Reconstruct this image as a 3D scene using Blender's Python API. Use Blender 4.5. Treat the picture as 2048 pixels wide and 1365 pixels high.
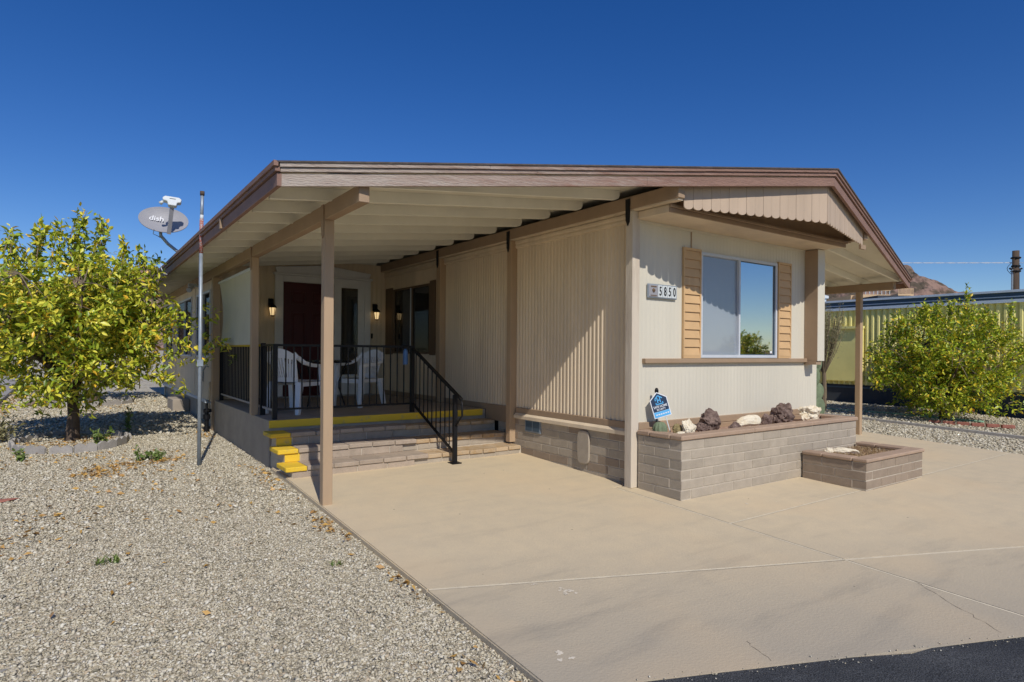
import bpy, bmesh, math, random
import numpy as np
from mathutils import Vector, Matrix, noise as mnoise

# ------------------------------------------------------------------ camera, world, sun
scene = bpy.context.scene
COL = scene.collection
for o in list(bpy.data.objects):
    bpy.data.objects.remove(o)

FPX, PV, ROLL, CAMH = 1237.0, 704.0, 0.0075, 1.51
TH = math.radians(35.25)
FWD = Vector((math.sin(TH), math.cos(TH), 0)); RGT = Vector((math.cos(TH), -math.sin(TH), 0)); UPV = Vector((0, 0, 1))
camd = bpy.data.cameras.new('camera'); cam = bpy.data.objects.new('camera', camd); COL.objects.link(cam)
camd.sensor_width = 36.0; camd.sensor_fit = 'HORIZONTAL'; camd.lens = FPX / 2048 * 36
camd.shift_y = (PV - 682.5) / 2048; camd.clip_start = 0.05; camd.clip_end = 3000
_r = RGT * math.cos(ROLL) + UPV * math.sin(ROLL); _u = -RGT * math.sin(ROLL) + UPV * math.cos(ROLL); _b = -FWD
cam.matrix_world = Matrix(((_r.x, _u.x, _b.x, 0), (_r.y, _u.y, _b.y, 0), (_r.z, _u.z, _b.z, CAMH), (0, 0, 0, 1)))
scene.camera = cam

SUN_EL = math.radians(42.8)
SUN_H = Vector((0.226, 0.974, 0)).normalized()            # horizontal direction the light travels
world = bpy.data.worlds.new('World'); scene.world = world; world.use_nodes = True
wn = world.node_tree.nodes; wl = world.node_tree.links
sky = wn.new('ShaderNodeTexSky'); sky.sky_type = 'NISHITA'; sky.sun_disc = False
sky.sun_elevation = SUN_EL; sky.sun_rotation = math.atan2(-SUN_H.x, -SUN_H.y)
sky.altitude = 900; sky.air_density = 1.0; sky.dust_density = 0.1; sky.ozone_density = 4.0
hs = wn.new('ShaderNodeHueSaturation'); hs.inputs['Hue'].default_value = 0.5145; hs.inputs['Saturation'].default_value = 1.31; hs.inputs['Value'].default_value = 1.22
wl.new(sky.outputs[0], hs.inputs['Color']); wl.new(hs.outputs[0], wn['Background'].inputs[0])
wn['Background'].inputs[1].default_value = 0.08

sund = bpy.data.lights.new('sun', 'SUN'); sun = bpy.data.objects.new('sun', sund); COL.objects.link(sun)
sund.energy = 3.6; sund.angle = math.radians(0.5); sund.color = (1.0, 0.955, 0.895)
sdir = SUN_H * math.cos(SUN_EL) - UPV * math.sin(SUN_EL)
sun.rotation_euler = sdir.to_track_quat('-Z', 'Y').to_euler(); sun.location = (0, -20, 30)

scene.view_settings.view_transform = 'Standard'; scene.view_settings.look = 'None'
scene.view_settings.exposure = 0.0; scene.view_settings.gamma = 1.0; scene.view_settings.use_curve_mapping = False
scene.render.engine = 'CYCLES'
scene.cycles.use_denoising = True
scene.cycles.max_bounces = 8
scene.cycles.transparent_max_bounces = 12

# ------------------------------------------------------------------ helpers
def srgb(r, g, b):
    f = lambda c: (c / 255) / 12.92 if c / 255 <= 0.04045 else ((c / 255 + 0.055) / 1.055) ** 2.4
    return (f(r), f(g), f(b), 1.0)

def ground_z(y):
    return float(np.interp(y, [-60, -5, 2.2, 4.145, 6.9, 11.2, 15, 30, 80], [-.6, -.37, -.08, 0, .11, .17, .26, .5, .7]))

LOC = {}
def root_of(o):
    return LOC.get(o.name, Vector((0, 0, 0))) if o else Vector((0, 0, 0))

def tag(o, label=None, cat=None, group=None, kind=None):
    if label: o['label'] = label
    if cat: o['category'] = cat
    if group: o['group'] = group
    if kind: o['kind'] = kind
    return o

def empty(name, loc, label=None, cat=None, group=None, kind=None):
    o = bpy.data.objects.new(name, None); COL.objects.link(o); o.location = loc
    o.empty_display_size = 0.2
    LOC[o.name] = Vector(loc)
    return tag(o, label, cat, group, kind)

class MB:
    def __init__(s): s.v = []; s.f = []
    def add(s, vs, fs):
        n = len(s.v); s.v += [tuple(p) for p in vs]; s.f += [tuple(i + n for i in f) for f in fs]; return s
    def box(s, x0, x1, y0, y1, z0, z1):
        return s.add([(x0, y0, z0), (x1, y0, z0), (x1, y1, z0), (x0, y1, z0), (x0, y0, z1), (x1, y0, z1), (x1, y1, z1), (x0, y1, z1)],
                     [(3, 2, 1, 0), (4, 5, 6, 7), (0, 1, 5, 4), (1, 2, 6, 5), (2, 3, 7, 6), (3, 0, 4, 7)])
    def prism(s, bottom, top):
        n = len(bottom)
        return s.add(list(bottom) + list(top), [tuple(reversed(range(n))), tuple(range(n, 2 * n))] +
                     [(i, (i + 1) % n, n + (i + 1) % n, n + i) for i in range(n)])
    def ext(s, poly, d):
        d = Vector(d); return s.prism([Vector(p) for p in poly], [Vector(p) + d for p in poly])
    def tube(s, pts, rad, n=8, cap=True):
        pts = [Vector(p) for p in pts]
        if not hasattr(rad, '__len__'): rad = [rad] * len(pts)
        vs = []; fs = []; prev = None
        for i, p in enumerate(pts):
            t = (pts[min(i + 1, len(pts) - 1)] - pts[max(i - 1, 0)]).normalized()
            if prev is None:
                a = t.cross(Vector((0, 0, 1)) if abs(t.z) < 0.9 else Vector((1, 0, 0))).normalized()
            else:
                a = (prev - t * prev.dot(t)).normalized()
            prev = a; b = t.cross(a)
            for k in range(n):
                an = 2 * math.pi * k / n
                vs.append(p + (a * math.cos(an) + b * math.sin(an)) * rad[i])
        for i in range(len(pts) - 1):
            for k in range(n):
                fs.append((i * n + k, i * n + (k + 1) % n, (i + 1) * n + (k + 1) % n, (i + 1) * n + k))
        if cap:
            fs.append(tuple(reversed(range(n)))); fs.append(tuple((len(pts) - 1) * n + k for k in range(n)))
        return s.add(vs, fs)
    def bar(s, a, b, w, h, up=(0, 0, 1)):
        a = Vector(a); b = Vector(b); t = (b - a).normalized(); sd = t.cross(Vector(up)).normalized(); u = sd.cross(t)
        q = [(-w / 2, -h / 2), (w / 2, -h / 2), (w / 2, h / 2), (-w / 2, h / 2)]
        return s.prism([a + sd * x + u * y for x, y in q], [b + sd * x + u * y for x, y in q])
    def lathe(s, prof, c=(0, 0, 0), n=16):
        vs = []; fs = []
        for r, z in prof:
            for k in range(n):
                an = 2 * math.pi * k / n; vs.append((c[0] + r * math.cos(an), c[1] + r * math.sin(an), c[2] + z))
        for i in range(len(prof) - 1):
            for k in range(n): fs.append((i * n + k, i * n + (k + 1) % n, (i + 1) * n + (k + 1) % n, (i + 1) * n + k))
        fs.append(tuple(reversed(range(n)))); fs.append(tuple((len(prof) - 1) * n + k for k in range(n)))
        return s.add(vs, fs)
    def build(s, name, mat, parent=None, smooth=False, bevel=0.0, local=False):
        off = Vector((0, 0, 0)) if local else root_of(parent)
        me = bpy.data.meshes.new(name)
        me.from_pydata([(p[0] - off.x, p[1] - off.y, p[2] - off.z) for p in s.v], [], s.f)
        if bevel:
            bm = bmesh.new(); bm.from_mesh(me)
            bmesh.ops.recalc_face_normals(bm, faces=bm.faces)
            bmesh.ops.bevel(bm, geom=list(bm.edges), offset=bevel, segments=1, affect='EDGES', clamp_overlap=True)
            bm.to_mesh(me); bm.free()
        else:
            bm = bmesh.new(); bm.from_mesh(me); bmesh.ops.recalc_face_normals(bm, faces=bm.faces); bm.to_mesh(me); bm.free()
        if smooth: me.polygons.foreach_set('use_smooth', [True] * len(me.polygons))
        me.materials.append(mat)
        o = bpy.data.objects.new(name, me); COL.objects.link(o)
        if parent: o.parent = parent
        LOC[o.name] = off
        return o

def raw_mesh(name, verts, faces, mat, parent=None, smooth=False):
    """verts (n,3) numpy, faces (m,k) numpy with constant k"""
    off = root_of(parent)
    me = bpy.data.meshes.new(name); nv = len(verts); nf, k = faces.shape
    me.vertices.add(nv); me.vertices.foreach_set('co', (verts - np.array(off)).astype(np.float32).ravel())
    me.loops.add(nf * k); me.loops.foreach_set('vertex_index', faces.astype(np.int32).ravel())
    me.polygons.add(nf); me.polygons.foreach_set('loop_start', np.arange(0, nf * k, k, dtype=np.int32))
    me.polygons.foreach_set('loop_total', np.full(nf, k, np.int32))
    if smooth: me.polygons.foreach_set('use_smooth', np.ones(nf, bool))
    me.update(calc_edges=True); me.validate()
    me.materials.append(mat)
    o = bpy.data.objects.new(name, me); COL.objects.link(o)
    if parent: o.parent = parent
    LOC[o.name] = off
    return o

_cache = {}
def piece(name, dims, loc, mat, parent, bevel=0.004, rot=None):
    """a small bevelled block; alike blocks share their mesh"""
    key = (tuple(round(d, 3) for d in dims), mat.name, round(bevel, 4))
    if key not in _cache:
        x, y, z = [d / 2 for d in dims]
        bm = bmesh.new(); bmesh.ops.create_cube(bm, size=1.0)
        for v in bm.verts: v.co = Vector((v.co.x * 2 * x, v.co.y * 2 * y, v.co.z * 2 * z))
        if bevel: bmesh.ops.bevel(bm, geom=list(bm.edges), offset=bevel, segments=1, affect='EDGES', clamp_overlap=True)
        me = bpy.data.meshes.new(name); bm.to_mesh(me); bm.free(); me.materials.append(mat); _cache[key] = me
    o = bpy.data.objects.new(name, _cache[key]); COL.objects.link(o)
    o.parent = parent; o.location = Vector(loc) - root_of(parent)
    if rot: o.rotation_euler = rot
    return o

def link_copy(src, parent, loc=None):
    c = src.copy(); COL.objects.link(c); c.parent = parent
    if loc is not None: c.location = loc
    return c

# ------------------------------------------------------------------ materials
def nodes_of(m): return m.node_tree.nodes, m.node_tree.links
def mat(name, col, rough=0.7, var=0.12, scale=6.0, bump=0.0, bscale=60.0, stretch=(1, 1, 1), spec=0.3, col2=None, thr=(0.35, 0.65),
        objvar=0.0, metal=0.0, island=0.0, detail=6.0, obj_coords=False, fine=0.0):
    m = bpy.data.materials.new(name); m.use_nodes = True; N, L = nodes_of(m); P = N['Principled BSDF']
    P.inputs['Roughness'].default_value = rough; P.inputs['Specular IOR Level'].default_value = spec; P.inputs['Metallic'].default_value = metal
    if obj_coords:
        tc = N.new('ShaderNodeTexCoord'); src = tc.outputs['Object']
    else:
        ge = N.new('ShaderNodeNewGeometry'); src = ge.outputs['Position']
    mp = N.new('ShaderNodeMapping'); mp.inputs['Scale'].default_value = stretch; L.new(src, mp.inputs['Vector'])
    nz = N.new('ShaderNodeTexNoise'); nz.inputs['Scale'].default_value = scale; nz.inputs['Detail'].default_value = detail; nz.inputs['Roughness'].default_value = 0.62
    L.new(mp.outputs[0], nz.inputs['Vector'])
    ra = N.new('ShaderNodeMapRange'); ra.inputs['From Min'].default_value = thr[0]; ra.inputs['From Max'].default_value = thr[1]
    L.new(nz.outputs['Fac'], ra.inputs['Value'])
    mx = N.new('ShaderNodeMix'); mx.data_type = 'RGBA'
    c2 = col2 if col2 else tuple(min(1, c * (1 + var)) for c in col[:3]) + (1,)
    c1 = col if col2 else tuple(c * (1 - var) for c in col[:3]) + (1,)
    mx.inputs['A'].default_value = c1; mx.inputs['B'].default_value = c2
    L.new(ra.outputs['Result'], mx.inputs['Factor']); out = mx.outputs['Result']
    def scaleby(val_socket, amt, out):
        mr = N.new('ShaderNodeMapRange'); mr.inputs['To Min'].default_value = 1 - amt; mr.inputs['To Max'].default_value = 1 + amt
        L.new(val_socket, mr.inputs['Value'])
        mm = N.new('ShaderNodeMix'); mm.data_type = 'RGBA'; mm.blend_type = 'MULTIPLY'; mm.inputs['Factor'].default_value = 1
        L.new(out, mm.inputs['A']); L.new(mr.outputs['Result'], mm.inputs['B']); return mm.outputs['Result']
    if objvar:
        oi = N.new('ShaderNodeObjectInfo'); out = scaleby(oi.outputs['Random'], objvar, out)
    if island:
        gi = N.new('ShaderNodeNewGeometry'); out = scaleby(gi.outputs['Random Per Island'], island, out)
    if fine:
        nf = N.new('ShaderNodeTexNoise'); nf.inputs['Scale'].default_value = 130; nf.inputs['Detail'].default_value = 3
        L.new(src, nf.inputs['Vector']); rf = N.new('ShaderNodeMapRange'); rf.inputs['From Min'].default_value = .3; rf.inputs['From Max'].default_value = .7
        L.new(nf.outputs['Fac'], rf.inputs['Value']); out = scaleby(rf.outputs['Result'], fine, out)
    L.new(out, P.inputs['Base Color'])
    if bump:
        nb = N.new('ShaderNodeTexNoise'); nb.inputs['Scale'].default_value = bscale; nb.inputs['Detail'].default_value = 5
        L.new(mp.outputs[0], nb.inputs['Vector'])
        b = N.new('ShaderNodeBump'); b.inputs['Strength'].default_value = bump; b.inputs['Distance'].default_value = 0.01
        L.new(nb.outputs['Fac'], b.inputs['Height']); L.new(b.outputs[0], P.inputs['Normal'])
    return m

def leaf_mat(name, stops, transl=0.2):
    m = bpy.data.materials.new(name); m.use_nodes = True; N, L = nodes_of(m); P = N['Principled BSDF']
    ge = N.new('ShaderNodeNewGeometry'); cr = N.new('ShaderNodeValToRGB'); e = cr.color_ramp.elements
    e[0].position, e[0].color = stops[0]; e[1].position, e[1].color = stops[-1]
    for p, c in stops[1:-1]:
        x = e.new(p); x.color = c
    L.new(ge.outputs['Random Per Island'], cr.inputs['Fac'])
    L.new(cr.outputs[0], P.inputs['Base Color']); P.inputs['Roughness'].default_value = 0.4; P.inputs['Specular IOR Level'].default_value = 0.5
    tr = N.new('ShaderNodeBsdfTranslucent'); L.new(cr.outputs[0], tr.inputs['Color'])
    ms = N.new('ShaderNodeMixShader'); ms.inputs[0].default_value = transl
    L.new(P.outputs[0], ms.inputs[1]); L.new(tr.outputs[0], ms.inputs[2]); L.new(ms.outputs[0], N['Material Output'].inputs['Surface'])
    return m

def pane_mat(name, tint, refl, clear, rough=0.02, tr_col=(1, 1, 1, 1)):
    m = bpy.data.materials.new(name); m.use_nodes = True; N, L = nodes_of(m)
    for n in list(N):
        if n.type == 'BSDF_PRINCIPLED': N.remove(n)
    di = N.new('ShaderNodeBsdfDiffuse'); di.inputs['Color'].default_value = tint
    tr = N.new('ShaderNodeBsdfTransparent'); tr.inputs['Color'].default_value = tr_col
    gl = N.new('ShaderNodeBsdfGlossy'); gl.inputs['Roughness'].default_value = rough
    a = N.new('ShaderNodeMixShader'); a.inputs[0].default_value = clear; L.new(di.outputs[0], a.inputs[1]); L.new(tr.outputs[0], a.inputs[2])
    b = N.new('ShaderNodeMixShader'); b.inputs[0].default_value = refl; L.new(a.outputs[0], b.inputs[1]); L.new(gl.outputs[0], b.inputs[2])
    L.new(b.outputs[0], N['Material Output'].inputs['Surface'])
    return m

def emit_mat(name, col, st):
    m = bpy.data.materials.new(name); m.use_nodes = True; P = m.node_tree.nodes['Principled BSDF']
    P.inputs['Base Color'].default_value = col; P.inputs['Emission Color'].default_value = col; P.inputs['Emission Strength'].default_value = st
    return m

M = {}
M['siding'] = mat('siding_cream', srgb(216, 197, 168), .6, .10, 2.6, .04, 90, stretch=(1, 1, .15))
M['siding_front'] = mat('siding_white', srgb(207, 200, 181), .6, .05, 1.6, .06, 90, stretch=(1, 1, .15))
M['tan_trim'] = mat('tan_trim_paint', srgb(160, 136, 110), .65, .07, 3.0, .1, 70, objvar=.03)
M['post'] = mat('tan_post_paint', srgb(176, 150, 120), .65, .06, 4.0, .12, 60, stretch=(1, 1, .2))
M['post_worn'] = mat('worn_post_paint', srgb(205, 192, 172), .75, .1, 5.0, .4, 60, stretch=(1, 1, .15), col2=srgb(170, 152, 132), thr=(.5, .75))
def fascia_material():
    m = mat('weathered_brown_fascia', srgb(142, 112, 98), .85, .1, 5.0, 1.0, 26, stretch=(.7, .7, 5), fine=.1)
    N, L = nodes_of(m); P = N['Principled BSDF']; src = P.inputs['Base Color'].links[0].from_socket
    ge = N.new('ShaderNodeNewGeometry'); sx = N.new('ShaderNodeSeparateXYZ'); L.new(ge.outputs['Position'], sx.inputs[0])
    r = N.new('ShaderNodeMapRange'); r.inputs['From Min'].default_value = 5.6; r.inputs['From Max'].default_value = 1.6; r.clamp = False; L.new(sx.outputs['X'], r.inputs['Value'])
    mp = N.new('ShaderNodeMapping'); mp.inputs['Scale'].default_value = (1.2, 1.2, 14); L.new(ge.outputs['Position'], mp.inputs['Vector'])
    n = N.new('ShaderNodeTexNoise'); n.inputs['Scale'].default_value = 3; n.inputs['Detail'].default_value = 7; n.inputs['Roughness'].default_value = .7; L.new(mp.outputs[0], n.inputs['Vector'])
    a = N.new('ShaderNodeMath'); a.operation = 'MULTIPLY_ADD'; a.inputs[1].default_value = 2.2; a.inputs[2].default_value = -1.25; L.new(n.outputs['Fac'], a.inputs[0])
    b = N.new('ShaderNodeMath'); b.operation = 'ADD'; b.use_clamp = True; L.new(a.outputs[0], b.inputs[0]); L.new(r.outputs['Result'], b.inputs[1])
    mx = N.new('ShaderNodeMix'); mx.data_type = 'RGBA'; L.new(b.outputs[0], mx.inputs['Factor']); L.new(src, mx.inputs['A']); mx.inputs['B'].default_value = srgb(176, 163, 150)
    L.new(mx.outputs['Result'], P.inputs['Base Color']); return m
M['fascia'] = fascia_material()
M['brown_trim'] = mat('brown_fascia_paint', srgb(138, 108, 94), .7, .1, 4.0, .3, 40, stretch=(1, 1, 2))
M['rafter'] = mat('cream_rafter_paint', srgb(234, 230, 212), .6, .05, 2.0, .1, 40, objvar=.03)
M['deck_under'] = mat('cream_roof_underside', srgb(218, 212, 192), .7, .06, 2.0)
M['roofing'] = mat('grey_shingle_roofing', srgb(98, 90, 86), .9, .2, 12, .5, 60)
M['valance'] = mat('tan_valance_board', srgb(188, 166, 142), .65, .06, 4.0, .1, 80, stretch=(1, 1, .2), objvar=.03)
M['black_metal'] = mat('black_railing_paint', (0.008, 0.008, 0.009, 1), .5, .1, 10, spec=.25)
M['black_strap'] = mat('black_hanger', (0.008, 0.008, 0.008, 1), .6, .1, 10)
M['yellow'] = mat('yellow_safety_paint', srgb(226, 188, 56), .7, .1, 9.0, .35, 60, col2=srgb(186, 162, 102), thr=(.56, .68), fine=.05)
M['yellow_dim'] = mat('old_yellow_paint', srgb(190, 168, 44), .7, .1, 7.0, .2, 60)
M['porch_conc'] = mat('grey_porch_concrete', srgb(164, 152, 136), .85, .1, 3.0, .35, 40, fine=.05)
M['block'] = mat('tan_grey_block', srgb(168, 156, 138), .9, .07, 9.0, .35, 90, objvar=.07, fine=.08)
M['block_dk'] = mat('brown_grey_block', srgb(148, 132, 114), .9, .08, 9.0, .35, 90, objvar=.07, fine=.08)
M['mortar'] = mat('pale_mortar', srgb(190, 179, 160), .95, .08, 20, .3, 120)
M['cap'] = mat('tan_planter_cap', srgb(166, 142, 120), .8, .08, 6, .25, 60, objvar=.03, fine=.05)
M['tread'] = mat('buff_tread_brick', srgb(182, 160, 130), .9, .12, 8, .4, 70, col2=srgb(168, 136, 92), thr=(.45, .7), objvar=.08, fine=.08)
M['tread_g'] = mat('grey_tread_brick', srgb(166, 150, 132), .9, .1, 8, .4, 70, objvar=.08, fine=.08)
M['white_frame'] = mat('white_window_aluminium', srgb(196, 200, 204), .45, .04, 6)
M['white_trim'] = mat('white_door_trim', srgb(226, 224, 220), .5, .04, 4)
M['white_plastic'] = mat('white_chair_plastic', srgb(226, 228, 230), .4, .03, 4)
M['door_red'] = mat('dark_red_door', srgb(70, 14, 17), .45, .08, 5)
M['shutter'] = mat('orange_tan_shutter', srgb(202, 166, 120), .55, .05, 5, objvar=.04)
M['shutter_dk'] = mat('brown_shutter', srgb(112, 92, 72), .6, .06, 5)
M['room_shade'] = mat('interior_shade_black', (0.02, 0.02, 0.022, 1), .9, .1, 3)  # near-black colour stands in for the shade inside unlit spaces
M['blind'] = mat('pale_blind', srgb(196, 200, 196), .6, .03, 3)
M['pane_screen'] = pane_mat('screened_pane', (0.42, 0.47, 0.52, 1), .12, .45)
M['pane_sky'] = pane_mat('bright_reflecting_pane', (0.03, 0.04, 0.05, 1), .86, .85)
M['pane_dark'] = pane_mat('dark_pane', (0.02, 0.022, 0.025, 1), .12, .55)
M['concrete'] = None
M['asphalt'] = mat('dark_asphalt', (0.042, 0.045, 0.049, 1), .9, .25, 2.2, 1.0, 140, col2=(0.08, 0.082, 0.084, 1), fine=.75, detail=10)
M['steel'] = mat('galvanised_steel', srgb(150, 160, 168), .45, .12, 14, metal=.4, spec=.5)
M['red_paint'] = mat('flaking_red_paint', srgb(166, 92, 76), .7, .3, 50, col2=srgb(172, 168, 164), thr=(.45, .6))
M['dish_grey'] = mat('grey_dish_enamel', srgb(150, 149, 152), .5, .04, 6)
M['plastic_white'] = mat('pale_grey_plastic', srgb(205, 210, 208), .5, .04, 6)
M['letter_white'] = mat('white_lettering', srgb(225, 225, 225), .6, 0, 1)
M['letter_black'] = mat('black_lettering', (0.01, 0.01, 0.01, 1), .5, 0, 1)
M['sign_navy'] = mat('navy_sign_print', srgb(38, 56, 80), .5, .04, 6)
M['sign_blue'] = mat('sky_blue_print', srgb(92, 174, 224), .5, .03, 6)
M['sign_white'] = mat('white_sign_board', srgb(232, 234, 236), .5, .02, 6)
M['lava'] = mat('purple_brown_lava_rock', srgb(90, 72, 65), .95, .25, 14, 1.0, 45, col2=srgb(134, 114, 102), fine=.2)
M['quartz'] = mat('white_quartz_rock', srgb(226, 214, 188), .85, .1, 10, .8, 30, col2=srgb(198, 176, 138), thr=(.5, .75))
M['olive'] = mat('olive_stone', srgb(140, 126, 88), .9, .2, 18, .6, 40)
M['soil'] = mat('red_brown_pebble_soil', srgb(134, 102, 82), .95, .3, 40, 1.0, 80, col2=srgb(190, 162, 142))
M['bark'] = mat('grey_brown_bark', srgb(92, 78, 66), .95, .2, 14, 1.0, 40, stretch=(1, 1, .25))
M['twig'] = mat('pale_twig_bark', srgb(122, 108, 88), .9, .15, 14)
M['edging'] = mat('grey_concrete_edging', srgb(162, 156, 148), .9, .1, 9, .4, 60, objvar=.06, fine=.06)
M['trailer_y'] = mat('yellow_green_metal_siding', srgb(240, 227, 144), .55, .05, 2, objvar=.02)
M['trailer_dk'] = mat('charcoal_skirting', srgb(62, 66, 70), .8, .1, 3)
M['trailer_roof'] = mat('pale_blue_roof_edge', srgb(196, 206, 214), .45, .05, 3)
M['trailer_blue'] = mat('slate_blue_gutter', srgb(72, 90, 104), .5, .05, 3)
M['pole_wood'] = mat('dark_pole_wood', srgb(86, 72, 60), .9, .2, 6, .6, 40, stretch=(1, 1, .1))
M['wire'] = mat('pale_wire', srgb(200, 205, 212), .6, .05, 4)
M['cactus'] = mat('grey_green_cactus', srgb(112, 124, 96), .8, .15, 10, .3, 60)
M['cactus_gold'] = mat('golden_barrel_cactus', srgb(170, 150, 70), .85, .2, 20, .5, 80)
M['hose'] = mat('pale_green_hose', srgb(140, 180, 150), .5, .05, 6)
M['brick_red'] = mat('red_brick', srgb(160, 104, 88), .9, .12, 14, .4, 80, objvar=.08)
M['bottle'] = mat('blue_plastic_bottle', srgb(78, 112, 156), .4, .05, 6)
M['shade_cloth'] = mat('pale_green_grey_shade_cloth', srgb(196, 192, 168), .85, .04, 3, .15, 200)
M['lamp_glass'] = emit_mat('lit_amber_glass', (1.0, 0.70, 0.34, 1), .8)
M['orange'] = mat('ripe_orange_peel', srgb(236, 140, 24), .5, .06, 20)
M['hill'] = mat('brown_desert_rock', srgb(142, 116, 102), .95, .25, .16, 1.0, .9, col2=srgb(84, 74, 60), thr=(.44, .58), detail=9)
M['house_far'] = mat('tan_stucco', srgb(202, 172, 134), .8, .06, 2)
M['dark_roof'] = mat('dark_far_roof', srgb(58, 62, 70), .7, .08, 2)
M['straw'] = leaf_mat('dry_straw', [(0, srgb(150, 124, 88)), (.5, srgb(182, 156, 112)), (1, srgb(124, 98, 66))], .1)
M['litter'] = leaf_mat('fallen_orange_leaves', [(0, srgb(160, 120, 66)), (.5, srgb(206, 164, 84)), (1, srgb(186, 146, 96))], .1)
M['leaf_citrus'] = leaf_mat('citrus_leaves', [(0, srgb(78, 104, 32)), (.28, srgb(150, 170, 46)), (.62, srgb(210, 212, 70)), (.9, srgb(234, 220, 82)), (1, srgb(246, 194, 58))])
M['leaf_citrus2'] = leaf_mat('bright_citrus_leaves', [(0, srgb(80, 112, 28)), (.3, srgb(142, 166, 38)), (.66, srgb(198, 204, 54)), (.9, srgb(230, 216, 66)), (1, srgb(244, 196, 56))])
M['leaf_dusty'] = leaf_mat('dusty_green_leaves', [(0, srgb(138, 134, 90)), (.5, srgb(176, 168, 120)), (1, srgb(196, 186, 146))])
M['leaf_weed'] = leaf_mat('weed_leaves', [(0, srgb(78, 98, 44)), (.5, srgb(112, 134, 62)), (1, srgb(148, 160, 86))])

def gravel_mat(name, ramp):
    m = bpy.data.materials.new(name); m.use_nodes = True; N, L = nodes_of(m); P = N['Principled BSDF']
    ge = N.new('ShaderNodeNewGeometry'); cr = N.new('ShaderNodeValToRGB'); e = cr.color_ramp.elements
    e[0].position, e[0].color = ramp[0]; e[1].position, e[1].color = ramp[-1]
    for p, c in ramp[1:-1]: x = e.new(p); x.color = c
    L.new(ge.outputs['Random Per Island'], cr.inputs['Fac'])
    L.new(cr.outputs[0], P.inputs['Base Color'])
    P.inputs['Roughness'].default_value = .9; P.inputs['Specular IOR Level'].default_value = .2
    return m
GR = [(0, srgb(134, 127, 108)), (.1, srgb(166, 156, 134)), (.4, srgb(193, 182, 156)), (.7, srgb(204, 195, 171)), (.9, srgb(220, 213, 194)), (1, srgb(182, 162, 132))]
M['gravel'] = gravel_mat('pale_gravel_stones', GR)

def ground_material():
    m = bpy.data.materials.new('gravel_ground'); m.use_nodes = True; N, L = nodes_of(m); P = N['Principled BSDF']
    ge = N.new('ShaderNodeNewGeometry')
    vo = N.new('ShaderNodeTexVoronoi'); vo.inputs['Scale'].default_value = 26; L.new(ge.outputs['Position'], vo.inputs['Vector'])
    sp = N.new('ShaderNodeSeparateColor'); L.new(vo.outputs['Color'], sp.inputs[0])
    cr = N.new('ShaderNodeValToRGB'); e = cr.color_ramp.elements
    e[0].position, e[0].color = GR[0]; e[1].position, e[1].color = GR[-1]
    for p, c in GR[1:-1]: x = e.new(p); x.color = c
    L.new(sp.outputs[0], cr.inputs['Fac'])
    nz = N.new('ShaderNodeTexNoise'); nz.inputs['Scale'].default_value = .7; nz.inputs['Detail'].default_value = 5; L.new(ge.outputs['Position'], nz.inputs['Vector'])
    mr = N.new('ShaderNodeMapRange'); mr.inputs['From Min'].default_value = .3; mr.inputs['From Max'].default_value = .7; mr.inputs['To Min'].default_value = .78; mr.inputs['To Max'].default_value = 1.0
    L.new(nz.outputs['Fac'], mr.inputs['Value'])
    mm = N.new('ShaderNodeMix'); mm.data_type = 'RGBA'; mm.blend_type = 'MULTIPLY'; mm.inputs['Factor'].default_value = 1
    L.new(cr.outputs[0], mm.inputs['A']); L.new(mr.outputs['Result'], mm.inputs['B']); L.new(mm.outputs['Result'], P.inputs['Base Color'])
    P.inputs['Roughness'].default_value = .95
    b = N.new('ShaderNodeBump'); b.inputs['Strength'].default_value = 1.0; b.inputs['Distance'].default_value = .02; b.invert = True
    L.new(vo.outputs['Distance'], b.inputs['Height']); L.new(b.outputs[0], P.inputs['Normal'])
    return m
M['ground'] = ground_material()

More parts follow.
